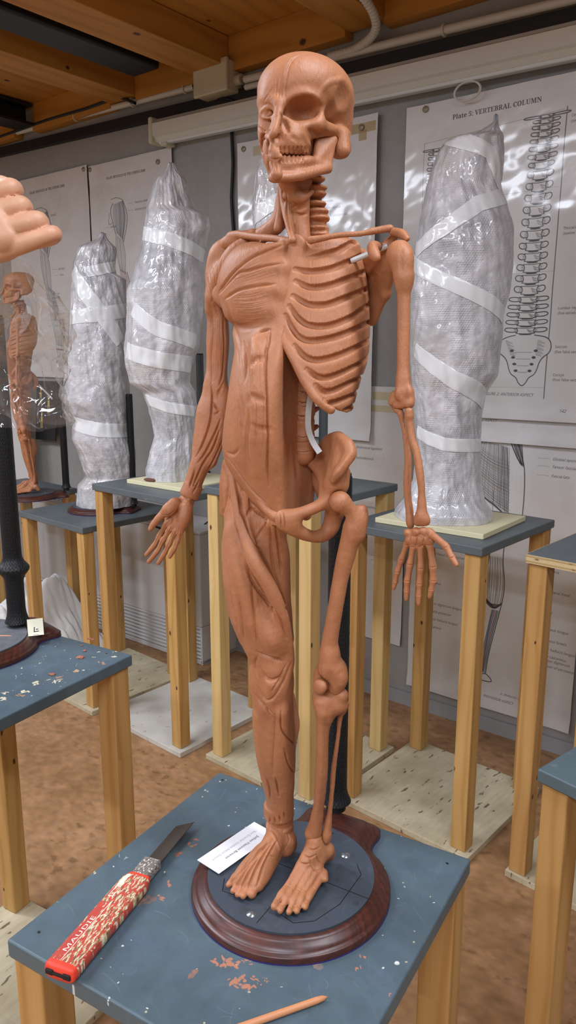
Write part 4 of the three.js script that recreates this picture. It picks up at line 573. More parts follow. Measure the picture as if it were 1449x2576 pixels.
function buildHead() {
  const c = new Clay(); c.noise = 0.00016;
  c.add(ell(P(771, 238, -16), mm(42.5, 33, 53)));
  c.add(cap([...P(808, 262, -44).slice(0, 3), 0.030], [...P(826, 312, -44).slice(0, 3), 0.0235]), 0.012);
  c.add(cap([...P(858, 345, -30).slice(0, 3), 0.0085], [...P(862, 378, -28).slice(0, 3), 0.0075]), 0.006);     // mastoid
  c.chain([P(846, 352, -40, 22), P(860, 372, -40, 22)], 0.008); c.add(cap([...P(838, 352, -52).slice(0, 3), 0.013], [...P(850, 370, -44).slice(0, 3), 0.0095]), 0.01);
  c.add(ell(P(728, 245, 10), mm(27, 22, 24)), 0.012);                                                            // forehead
  c.add(ell(P(738, 335, 4), mm(20, 28, 22)), 0.01); c.add(ell(P(796, 376, -16), mm(7, 18, 9)), 0.004); c.add(ell(P(738, 390, 4), mm(15, 14, 20)), 0.006);                                                              // mid face core
  // brow, outer rim of the orbit, cheek bone and arch
  c.chain([P(706, 258, 34, 12), P(728, 249, 31, 12), P(762, 240, 26, 13), P(794, 246, 15, 12), P(806, 262, 6, 10), P(809, 288, 5, 11), P(800, 312, 9, 15)], 0.005);
  c.chain([P(712, 300, 33, 9), P(738, 309, 28, 10), P(772, 312, 18, 10), P(798, 312, 9, 14), P(826, 324, -8, 11), P(850, 332, -24, 9), P(874, 336, -38, 7)], 0.005);
  c.add(ell(P(732, 352, 24), mm(15, 14, 16)), 0.008);                                                            // upper jaw
  c.chain([P(706, 366, 37, 13), P(726, 367, 33, 13), P(750, 366, 25, 12), P(770, 364, 14, 12)], 0.004);
  c.sub(ell(P(764, 275, 25), mm(14.5, 11, 19), [0, 0.55, 0.1]), 0.004);                                          // left orbit
  { const q = P(856, 264, -14); c.sub(ell([q[0] + 0.0575, q[1], q[2]], mm(60, 36, 40)), 0.0025); const u = P(826, 292, -4); c.sub(ell([u[0] + 0.012, u[1], u[2]], mm(15, 11, 11)), 0.005); }   // temple hollow
  c.slab([P(728, 316, 29), P(806, 304, 7), P(866, 336, -34), P(776, 342, 12)], 2.6, 0.004);                       // cheek bone plane
  c.cutChain([P(770, 352, 26, 9), P(786, 380, 16, 13)], 0.004);                                                  // hollow under the cheek bone
  c.cutChain([P(800, 352, -4, 8), P(846, 352, -24, 7)], 0.003);
  c.chain([P(704, 262, 37, 10), P(700, 282, 41, 8), P(697, 292, 43, 7)], 0.004);                                 // nasal bone
  
  // teeth
  const up = [[700, 40], [711, 37], [722, 35], [733, 31.5], [744, 27.5], [754, 23], [764, 18], [772, 13.5]];
  for (const [x, f] of up) c.add(cap(P(x, 370, f, 6.2), P(x, 383, f, 5.2)), 0.0006);
  for (const [x, f] of up) c.sub(ball(P(x + 5.5, 373, f + 2, 2.4)), 0.0006);
  // ---- flesh on the right half of the face
  c.chain([P(692, 250, 26, 34), P(687, 290, 21, 36), P(684, 335, 20, 36), P(690, 378, 22, 34), P(698, 425, 27, 26)], 0.01);
  c.chain([P(659, 258, 24, 10), P(672, 247, 33, 11), P(700, 262, 38, 10)], 0.005);                                  // brow
  c.sub(ell(P(675, 283, 37), mm(8.5, 5.5, 5)), 0.003);
  c.add(ball(P(679, 284, 30.5, 18)), 0.0006);
  c.chain([P(655, 287, 32, 3.5), P(663, 275, 36, 4.5), P(676, 270, 37.5, 4.5), P(690, 276, 37, 4), P(696, 287, 35, 3)], 0.0012);
  c.chain([P(655, 289, 32, 3), P(667, 297, 35.5, 3.4), P(682, 296, 36.5, 3.4), P(695, 289, 35, 3)], 0.0012);
  { const e = c.cast(675, 283); if (e) c.sub(ell(e, mm(2, 2, 1.6)), 0.0004); }
  c.slab([P(704, 266, 36), P(693, 334, 47), P(676, 346, 37)], 2.6, 0.004); c.chain([P(703, 270, 38, 6.5), P(697, 305, 45, 7), P(690, 330, 50, 9), P(686, 340, 50, 10)], 0.003);            // nose
  c.chain([P(674, 344, 40, 9), P(683, 350, 43, 8)], 0.002);
  c.sub(ell(P(690, 351, 46), mm(2.2, 2.6, 4)), 0.001);
  c.chain([P(690, 362, 42, 9), P(684, 377, 45, 9), P(697, 384, 45, 9)], 0.003);                                  // upper lip
  c.chain([P(680, 396, 43, 7), P(690, 393, 45, 9), P(704, 395, 44, 8)], 0.002);                                  // lower lip
  c.chain([P(692, 410, 42, 12), P(697, 440, 43, 15)], 0.004);
  c.sub(ell(P(660, 362, 30), mm(2.4, 8, 6), [0, 0, -0.3]), 0.002);
  c.sub(ell(P(672, 424, 36), mm(2.2, 7, 6), [0, 0, -0.1]), 0.002);
  c.sub(ell(P(664, 340, 33), mm(4, 1.4, 6), [0, 0, -0.3]), 0.002);
  { const q = [[709, 290, 3.5], [714, 306, 6], [719, 320, 8], [722, 329, 7]].map(([x, y, r]) => { const p = c.cast(x, y); return p && [...p, P(x, y, 30, r)[3]]; }).filter(Boolean); if (q.length > 2) c.cutChain(q, 0.001); }      // nasal opening
  c.line([[803, 250], [811, 226], [832, 206], [866, 198]], 3.5, -0.9); c.line([[735, 248], [760, 238], [790, 240], [804, 252]], 3, -0.7);
  c.line([[748, 139], [731, 150], [720, 175], [715, 210], [712, 250]], 1.5, -0.8); c.line([[752, 140], [735, 151], [724, 176], [719, 210], [716, 250]], 1.5, 0.8);
  c.lines([[[700, 205], [690, 225], [680, 245]], [[708, 190], [702, 220], [700, 248]], [[690, 215], [676, 235], [664, 255]], [[696, 200], [695, 225], [690, 250]]], 1.3, 0.5);
  c.lines([[[650, 320], [665, 330], [680, 328]], [[655, 345], [668, 352], [676, 372]], [[648, 350], [660, 385], [667, 420]], [[676, 352], [672, 385], [682, 420]], [[680, 398], [690, 402], [704, 400]], [[684, 405], [684, 430]], [[694, 405], [694, 428]]], 1.8, 0.9);
  c.line([[728, 334], [736, 345], [752, 356]], 3, 0.8);
  for (const x of [706, 716.5, 727.5, 738.5, 749, 759, 768]) { c.line([[x, 369], [x, 377], [x, 386]], 0.9, 1.0); c.line([[x, 370], [x, 374]], 1.3, 1.2); }
  clayPart('skull', c, CELL * 0.85);
  const j = new Clay(); j.noise = 0.00016;
  j.slab([P(692, 410, 37), P(692, 446, 41), P(760, 440, 22), P(824, 424, -11), P(782, 405, 7), P(740, 408, 26)], 3.8, 0.003);
  j.chain([P(684, 448, 40, 10), P(700, 448, 41, 11), P(740, 445, 29, 10), P(790, 433, 7, 9), P(822, 424, -10, 9)], 0.003);
  j.slab([P(796, 404, 0), P(824, 420, -11), P(838, 352, -19), P(800, 356, -5)], 3.6, 0.003);
  j.chain([P(690, 416, 39, 10), P(720, 416, 33, 9), P(752, 412, 23, 9), P(778, 405, 11, 8)], 0.004);
  for (const [x, f] of [[705, 38], [716, 35], [727, 31.5], [738, 27.5], [748, 23], [758, 18], [768, 13]]) { j.add(cap(P(x, 408, f, 5.6), P(x, 394, f, 5)), 0.0006); }
  for (const [x, f] of [[705, 38], [716, 35], [727, 31.5], [738, 27.5], [748, 23], [758, 18]]) j.sub(ball(P(x + 5, 402, f + 2, 2.2)), 0.0006);
  for (const x of [710.5, 721.5, 732.5, 743, 753, 763]) { j.line([[x, 392], [x, 400], [x, 408]], 0.9, 1.0); j.line([[x, 404], [x, 408]], 1.3, 1.2); }
  j.lines([[[720, 425], [750, 424], [780, 412]]], 5, 0.7);
  clayPart('jaw', j, CELL * 0.85);
}

function buildNeck() {
  const v = new Clay();                                          // bare neck vertebrae
  for (let i = 0; i < 8; i++) {
    const t = i / 7, y = 452 + i * 20 + Math.sin(i * 2.3) * 3, x = lerp(785, 797, t) + Math.sin(i * 1.7) * 3, w = lerp(15, 25, t);
    v.add(ell(P(x, y, lerp(-22, -30, t)), [0.014, 0.0034, 0.011]), 0.002);
    v.add(cap(P(x + w * 0.6, y - 3, -28, 7), P(x + w + 6, y + 4, -30, 5)), 0.002);
    v.add(cap(P(x - 10, y + 9, -24, 9), P(x + w * 0.8, y + 10, -30, 8)), 0.001);
  }
  clayPart('neck_vertebrae', v, CELL);
  const n = new Clay();
  n.chain([P(757, 450, -8, 22), P(757, 505, -8, 23), P(757, 560, -8, 22), P(760, 602, -6, 22)], 0.004);          // windpipe
  n.chain([P(716, 493, 6, 6), P(740, 499, 8, 7), P(768, 496, 0, 6), P(786, 482, -10, 6)], 0.002);                  // hyoid
  n.chain([P(720, 455, 14, 22), P(735, 475, 8, 18), P(748, 500, 2, 16)], 0.008);                                  // floor of the mouth
  n.chain([P(735, 455, 5, 18), P(770, 455, -10, 14)], 0.006);
  n.chain([P(708, 462, -8, 8), P(714, 520, 0, 8), P(726, 570, 10, 8), P(736, 604, 18, 9)], 0.003);                // neck muscle strap
  n.chain([P(706, 470, -14, 9), P(706, 520, -14, 9), P(699, 575, -10, 11)], 0.003);
  n.chain([P(728, 470, 0, 9), P(727, 530, 2, 9), P(735, 590, 8, 8)], 0.003);
  n.chain([P(712, 500, -30, 18), P(700, 560, -30, 22), P(650, 598, -32, 20)], 0.01);
  n.lines([[[737, 535], [757, 541], [780, 536]], [[737, 508], [745, 515], [738, 522]], [[720, 485], [722, 540], [733, 590]]], 1.8, 1.1);
  n.line([[738, 505], [746, 530], [760, 532], [778, 522]], 2.2, -0.8);
  clayPart('neck_muscle', n, CELL);
}

function buildTorso() {
  const rowH = y => P(735, y, 0)[1];
  const row = (y, cx, cz, a, b) => [rowH(y), cx / 1000, cz / 1000, a / 1000, b / 1000];
  const c = new Clay();
  c.add(loft([row(590, 0, -32, 34, 18), row(620, 0, -30, 64, 30), row(660, 0, -27, 80, 42), row(720, 0, -24, 84, 47), row(790, 0, -19, 80, 48), row(860, 0, -10, 75, 49), row(930, 0, 3, 72, 49), row(1005, 0, 10, 73, 49), row(1080, 0, 11, 79, 47), row(1140, 0, 8, 83, 46), row(1190, 0, 4, 78, 44), row(1250, 0, 0, 58, 42), row(1305, 0, 2, 26, 38)]), 0.004);
  c.chain([P(640, 596, -30, 20), P(600, 604, -32, 20), P(572, 612, -34, 18)], 0.01);
  c.add(ell(P(640, 712, 0), mm(36, 40, 26), [0, 0.15, 0.25]), 0.012);
  // breast muscle: a fan of three bundles
  c.chain([P(556, 738, -14, 16), P(600, 690, 6, 26), P(650, 645, 14, 24), P(712, 622, 14, 15)], 0.014);
  c.chain([P(560, 745, -12, 18), P(610, 715, 10, 34), P(660, 690, 16, 28), P(710, 676, 18, 20)], 0.014);
  c.chain([P(572, 758, -6, 18), P(615, 755, 14, 36), P(655, 745, 18, 34), P(700, 732, 21, 22)], 0.012);
  c.chain([P(590, 785, 6, 24), P(625, 785, 16, 32), P(662, 782, 22, 26), P(688, 782, 24, 18)], 0.010);
  // rectus bundles and flank
  c.chain([P(649, 862, 35, 20), P(650, 895, 43, 20)], 0.008); c.chain([P(650, 932, 49, 20), P(650, 985, 53, 20)], 0.007);
  c.chain([P(651, 1026, 54, 20), P(652, 1062, 54, 20)], 0.007); c.chain([P(651, 1102, 51, 20), P(658, 1180, 42, 18)], 0.008);
  c.chain([P(588, 1075, 0, 20), P(580, 1120, 2, 20), P(586, 1140, 8, 16)], 0.01);
  c.chain([P(600, 840, 2, 14), P(606, 870, 10, 10)], 0.008);
  c.plane(1, 0, -0.06, 0.0035, 0.012);
  c.sub(ell([0.018, rowH(1060), 0.004], mm(17, 125, 30)), 0.02);
  // clavicle and collar
  c.chain([P(730, 607, 12, 9), P(690, 600, 4, 9), P(645, 596, -8, 9), P(600, 590, -24, 10), P(580, 594, -30, 11)], 0.003);
  c.lines([[[670, 850], [670, 880], [667.5, 938], [670, 1005], [673, 1100], [672, 1170], [676, 1222]]], 2.0, 1.9);
  c.lines([[[621, 862], [620, 905], [624, 967], [625.5, 1054], [620, 1126], [627, 1170], [647, 1213]]], 4, 1.8);
  c.lines([[[628, 918], [648, 904], [666, 904]], [[626, 993], [650, 1003], [670, 1012]], [[627, 1066], [650, 1077], [684, 1081]]], 4, 1.5);
  c.lines([[[572, 1152], [601, 1193], [630, 1231], [659, 1260], [685, 1286]]], 2.4, 1.8);
  c.lines([[[566, 1140], [590, 1168], [618, 1206], [650, 1246]]], 3, -0.6);
  c.lines([[[565, 761], [573, 782], [588, 815], [615, 823], [640, 817], [663, 809]]], 4.5, 1.6);
  c.lines([[[640, 846], [654, 834], [679, 829]], [[680, 832], [676, 860], [669, 888]]], 2.2, 1.6);
  c.lines([[[594, 835], [604, 873]], [[612, 860], [617, 900], [615, 960]], [[606, 1000], [614, 1060]], [[598, 1010], [610, 1090]], [[600, 1130], [585, 1144], [572, 1138]]], 3, 1.1);
  c.lines([[[565, 753], [600, 730], [654, 718], [694, 714]], [[549, 740], [596, 689], [627, 680], [673, 667], [712, 662]]], 2.4, 1.2);
  c.lines([[[549, 734], [588, 684], [631, 649], [673, 630], [716, 613]]], 2.6, 1.5);
  for (let i = 0; i < 16; i++) { const a = rnd() * 0.25, b = 0.75 + rnd() * 0.25, y = i * 4.6 + rnd() * 3, w = t => [lerp(578 + i, 690 - i * 0.6, t), lerp(745, 722, t) + y * lerp(0.85, 1.12, t) + 6 * Math.sin(t * 3)]; c.line([w(a), w((a + b) / 2), w(b)], 0.8, 0.14 + rnd() * 0.16); }
  for (let i = 0; i < 9; i++) { const a = rnd() * 0.4, b = 0.65 + rnd() * 0.35, w = t => [lerp(572, 706, t), lerp(738 - i * 5.5, 708 - i * 9, t)]; c.line([w(a), w((a + b) / 2), w(b)], 0.8, 0.12 + rnd() * 0.14); }
  for (let i = 0; i < 9; i++) c.line([[598 + (i % 3) * 9, 880 + i * 26], [600 + (i % 3) * 9, 915 + i * 26]], 1.6, 0.45);
  for (let i = 0; i < 8; i++) c.line([[634 + (i % 4) * 9, 880 + (i % 2) * 120], [634 + (i % 4) * 9, 980 + (i % 2) * 150]], 1.4, 0.35);
  clayPart('torso_muscle', c, CELL);

  // sternum and ribs
  const r = new Clay();
  const outer = g => loft([...(g ? [] : [row(590, 8, -34, 26, 18)]), ...(g ? [] : [row(604, 9, -34, 36 - g, 30 - g)]), row(640, 9, -33, 39 - g, 39 - g), row(700, 9, -30, 46 - g, 45 - g), row(770, 9, -26, 51 - g, 49 - g), row(850, 9, -20, 55 - g, 51 - g), row(910, 9, -14, 55.5 - g, 51 - g), row(960, 9, -8, 51.5 - g, 48 - g), row(1000, 11, -4, 47 - g, 44 - g), row(1035, 16, -4, 38 - g, 38 - g), row(1062, 20, -4, 22 - g, 26 - g)]);
  r.add(outer(0)); r.sub(outer(10), 0.001);
  r.plane(-1, 0, 0, 0.004, 0.002);
  const A = P(706, 846, 32), Bp = P(842, 1050, 26), t = unit([Bp[0] - A[0], Bp[1] - A[1], 0]), nrm = [t[1], -t[0], 0.0];   // costal margin
  const sgn = nrm[1] > 0 ? -1 : 1; r.plane(sgn * nrm[0], sgn * nrm[1], 0, sgn * (nrm[0] * A[0] + nrm[1] * A[1]), 0.003);
  r.chain([P(744, 620, 8, 30), P(735, 655, 11, 25), P(727, 700, 15, 23), P(720, 750, 20, 21), P(711, 800, 25, 18), P(702, 838, 28, 12), P(697, 858, 29, 7)], 0.006, unit([0.15, -0.2, 1]), 2.4);
  r.chain([P(704, 846, 31, 8), P(735, 900, 34, 9), P(762, 955, 35, 10), P(795, 1003, 34, 11), P(832, 1030, 26, 12)], 0.006, Z1, 1.1);
  const gaps = [
    [[777, 649], [812, 639], [852, 629], [876, 616]], [[742, 678], [785, 682], [832, 675], [875, 659], [896, 650]], [[744, 708], [779, 722], [825, 718], [872, 702], [904, 690]],
    [[737, 745], [776, 765], [819, 766], [865, 751], [916, 731]], [[727.5, 771], [749, 801], [779, 818], [825, 819], [878, 801], [924, 771]], [[718, 794], [732, 824], [752, 848], [785, 857], [852, 845], [931, 811]],
    [[740, 870], [766, 897], [795, 906], [839, 898], [883, 881], [931, 857]], [[772, 930], [795, 946], [817, 951], [850, 942], [894, 922], [933, 897]], [[795, 970], [812, 983], [834, 984], [872, 968], [924, 942]], [[818, 1005], [832, 1014], [850, 1010], [883, 997], [911, 980]], [[842, 1042], [865, 1034], [889, 1022]]];
  for (const g of gaps) { const e = g[g.length - 1], b = g[g.length - 2], d = Math.hypot(e[0] - b[0], e[1] - b[1]); r.line([...g.slice(0, -1), [e[0] - (e[0] - b[0]) / d * 14, e[1] - (e[1] - b[1]) / d * 14], [e[0] - (e[0] - b[0]) / d * 6, e[1] - (e[1] - b[1]) / d * 6], e], 2.5, 3.6, true); r.line(g.map(([x, y]) => [x, y + 3]), 4.2, 1.0); }
  r.lines([[[783, 650], [784, 672]], [[782, 690], [780, 715]], [[780, 735], [778, 758]], [[779, 785], [779, 812]]], 1.4, 0.5);
  clayPart('rib_cage', r, CELL * 0.95);

  // bare lower spine seen inside the trunk
  const s = new Clay();
  const seg = [[862, 884], [888, 908], [912, 934], [938, 958], [962, 984], [988, 1010], [1019, 1044], [1057, 1097], [1111, 1135]];
  seg.forEach(([y0, y1], i) => {
    const x = lerp(778, 761, i / 8), w = P(x, y0, -14, lerp(24, 30, i / 8))[3], a = P(x, y0, -14), b = P(x, y1, -14), hm = (a[1] + b[1]) / 2, hh = (a[1] - b[1]) / 2;
    s.add({ d: (X, Y, Z) => { const e = Math.sqrt((X - a[0]) ** 2 + (Z - a[2]) ** 2) - w * (0.93 + 0.09 * ((Y - hm) / hh) ** 2), v = Math.abs(Y - hm) - hh; return Math.max(e, v); }, c: [a[0], hm, a[2]], R: Math.hypot(w * 1.1, hh) }, 0.0006);
    s.add(cap(P(x + 24, (y0 + y1) / 2, -30, 9), P(x + 34, (y0 + y1) / 2 - 4, -34, 6)), 0.003);
  });
  s.chain([P(779, 866, -14, 22), P(768, 1000, -14, 24), P(762, 1145, -14, 27)], 0.0006);
  for (const [y, x] of [[886, 778], [911, 776], [936, 774], [960, 771], [985, 769], [1011, 766], [1020, 766], [1045, 764], [1056, 763], [1098, 762], [1110, 761], [1136, 760]]) s.line([[x - 26, y - 1], [x, y + 3], [x + 26, y - 1]], 1.0, 1.3);
  s.chain([P(745, 1144, -12, 12), P(775, 1142, -16, 12)], 0.004);
  clayPart('lumbar_spine', s, CELL);
}

function buildPelvis() {
  const c = new Clay();
  c.chain([P(806, 1130, -34, 11), P(824, 1108, -24, 12), P(848, 1099, -8, 13), P(874, 1116, 8, 13), P(884, 1140, 14, 11), P(868, 1166, 22, 11), P(848, 1192, 28, 11), P(838, 1208, 28, 9)], 0.005);
  c.slab([P(838, 1215, 12), P(812, 1140, -30), P(830, 1112, -22), P(852, 1103, -7), P(874, 1122, 8), P(880, 1142, 13), P(852, 1188, 24)], 4.0, 0.006); c.slab([P(800, 1150, -30), P(812, 1140, -30), P(838, 1215, 12), P(816, 1230, 8)], 3.6, 0.006);
  c.chain([P(826, 1130, -24, 14), P(846, 1128, -12, 15), P(862, 1140, 2, 15)], 0.008); c.chain([P(826, 1150, -18, 13), P(842, 1165, -2, 14), P(838, 1200, 12, 13), P(842, 1228, 12, 16)], 0.008);
  c.chain([P(860, 1145, 4, 15), P(850, 1180, 14, 14), P(848, 1215, 14, 17)], 0.008); c.chain([P(866, 1190, 0, 16), P(858, 1220, 4, 20)], 0.008);
  c.chain([P(840, 1228, 10, 22), P(836, 1262, 8, 24), P(846, 1288, 0, 20)], 0.008);
  c.chain([P(826, 1258, 14, 19), P(790, 1278, 26, 15), P(750, 1292, 36, 15), P(712, 1300, 41, 19)], 0.006);      // upper branch
  c.chain([P(714, 1316, 40, 20), P(745, 1334, 32, 18), P(783, 1349, 18, 15), P(814, 1345, 6, 18), P(833, 1322, -2, 22), P(840, 1288, -2, 23)], 0.005); c.add(ball(P(738, 1312, 36, 20)), 0.008);
  c.chain([P(735, 1146, -14, 12), P(775, 1152, -24, 11), P(806, 1142, -32, 13), P(828, 1145, -26, 13)], 0.006);   // wing of the sacrum
  c.chain([P(772, 1158, -24, 9), P(797, 1184, -8, 10), P(812, 1216, 4, 10), P(816, 1246, 12, 12)], 0.006);
  c.chain([P(750, 1160, -36, 22), P(756, 1210, -52, 26), P(762, 1262, -52, 24), P(770, 1296, -44, 14)], 0.01);    // sacrum
  c.chain([P(790, 1170, -36, 16), P(806, 1222, -34, 18), P(822, 1262, -22, 18)], 0.01);
  c.sub(ball(P(856, 1262, 20, 29)), 0.002);
  c.lines([[[700, 1282], [704, 1300], [708, 1330]], [[710, 1282], [714, 1302], [718, 1332]]], 1.3, 1.0);
  c.line([[884, 1135], [862, 1168], [838, 1200]], 3, -0.9);
  clayPart('hip_bone', c, CELL);
}

function buildLeftLeg() {
  const f = new Clay();
  f.add(ball(P(854, 1261, 20, 26)), 0.003);
  f.chain([P(862, 1266, 18, 20), P(884, 1288, 12, 19), P(896, 1310, 8, 24)], 0.006);
  f.chain([P(911, 1282, 2, 14), P(907, 1308, 3, 19), P(897, 1340, 6, 24)], 0.006);
  f.chain([P(888, 1330, 8, 26), P(872, 1393, 8, 23.5), P(857, 1454, 9, 20), P(846.5, 1514, 10, 19.5), P(836, 1575, 10, 19.5), P(830, 1612, 9, 21), P(830, 1650, 8, 27), P(832, 1680, 6, 32)], 0.006);
  f.chain([P(812, 1684, 0, 19), P(806, 1704, 0, 18), P(812, 1730, 0, 16)], 0.006); f.chain([P(850, 1684, 2, 23), P(853, 1706, 4, 23), P(846, 1730, 2, 19)], 0.007);
  f.sub(ell(P(826, 1722, 24), mm(4, 12, 8)), 0.006);
  f.line([[872, 1700], [862, 1690], [852, 1700], [855, 1718], [868, 1716]], 3, 0.5);
  f.line([[808, 1660], [806, 1690], [818, 1716]], 3, 0.5); f.line([[893, 1300], [886, 1330], [892, 1360]], 4, 0.5);
  clayPart('thigh_bone', f, CELL);
  const k = new Clay(); k.add(ell(P(804, 1727, 16), mm(10, 8.4, 5.5), [0, -0.35, 0.6])); clayPart('kneecap', k, CELL * 0.9);
  const t = new Clay();
  t.chain([P(804, 1752, 0, 18), P(832, 1752, 0, 18), P(860, 1749, 0, 17)], 0.006); t.add(ell(P(832, 1766, -2), mm(20, 12, 13)), 0.006); t.chain([P(806, 1768, 8, 18), P(812, 1790, 8, 18)], 0.006);
  t.chain([P(845, 1768, -2, 18), P(822, 1795, 0, 20)], 0.008);
  t.chain([P(816, 1804, 2, 20), P(811.5, 1851, 0, 15.5), P(810.5, 1898, -3, 15.5), P(808.5, 1945, -6, 16), P(805, 1992, -10, 15), P(801.5, 2027, -13, 13.5), P(796, 2062, -17, 16.5), P(790, 2092, -20, 21)], 0.006);
  t.chain([P(779, 2098, -16, 12), P(780, 2108, -16, 10)], 0.004);
  t.line([[812, 1800], [808, 1860], [806, 1940], [802, 2010], [790, 2070]], 4, -0.9); t.line([[836, 1772], [826, 1790], [830, 1803]], 4, 0.8); t.lines([[[795, 1770], [803, 1780], [812, 1779]]], 4, 0.6);
  clayPart('shin_bone', t, CELL);
  const b = new Clay();
  b.chain([P(869, 1771, -14, 10), P(864, 1787, -16, 8), P(856, 1804, -17, 6.4), P(850.5, 1851, -18, 5), P(844, 1898, -19, 6), P(838, 1945, -22, 7), P(834.8, 1992, -24, 6), P(830, 2039, -25, 6.2), P(825, 2075, -25, 10), P(823, 2100, -24, 12.5), P(823, 2112, -24, 10)], 0.004);
  clayPart('calf_bone', b, CELL * 0.9);
  const ft = new Clay();
  ft.chain([P(792, 2110, -20, 22), P(796, 2128, -20, 25), PT(802, 2150, 22, 24)], 0.006); ft.chain([PT(822, 2138, 26, 20), PT(828, 2150, 14, 16)], 0.006);
  ft.chain([PT(786, 2140, 34, 22), PT(774, 2162, 26, 21), PT(762, 2180, 20, 18)], 0.006); ft.chain([PT(800, 2152, 26, 20), PT(796, 2180, 17, 18), PT(800, 2200, 12, 13)], 0.006);
  const rays = [[[757, 2176, 21, 12], [726, 2226, 13, 9.5], [708, 2252, 11, 11.5], [700, 2262, 9, 9], [690, 2281, 8, 9.5]], [[770, 2182, 21, 10], [738, 2234, 13, 7.5], [722, 2262, 10, 9.5], [713, 2276, 8, 7.5], [705, 2291, 6.5, 8]], [[783, 2188, 19, 10], [755, 2238, 12, 7.5], [740, 2266, 9.5, 9], [733, 2280, 7.5, 7.5], [727, 2294, 6.5, 8]], [[796, 2192, 16, 10], [771, 2238, 11, 7.5], [758, 2264, 9, 9], [752, 2278, 7, 7.5], [747, 2292, 6, 8]], [[812, 2200, 11, 10], [793, 2233, 9, 7.5], [779, 2256, 8, 8.5], [773, 2268, 6.5, 7.5], [768, 2282, 6, 8]]];
  for (const ray of rays) ft.chain(ray.map(a => PT(...a)), 0.0022);
  ft.chain([PT(815, 2196, 12, 10), PT(818, 2212, 10, 8)], 0.003);
  ft.chain([PT(745, 2215, 8, 12), PT(785, 2220, 6, 10)], 0.004); ft.chain([PT(720, 2255, 5, 9), PT(770, 2260, 5, 8)], 0.003);
  ft.lines([[[772, 2132], [790, 2138], [806, 2130]], [[764, 2152], [780, 2158], [796, 2150]], [[754, 2170], [770, 2174], [782, 2172]], [[782, 2172], [790, 2188], [804, 2190]], [[778, 2158], [784, 2174]], [[796, 2150], [802, 2168], [812, 2176]]], 1.5, 1.1);
  for (const ray of rays) for (const q of [1.9, 3]) { const a = ray[Math.floor(q)], n = ray[Math.ceil(q)] ?? a; ft.line([[a[0] - 8, a[1] - 2], [a[0], a[1] + 3], [a[0] + 8, a[1] + 3]], 1.1, 0.7); }
  ft.plane(0, -1, 0, 0.0002, 0.0006);
  clayPart('foot_bones', ft, CELL * 0.9);
}

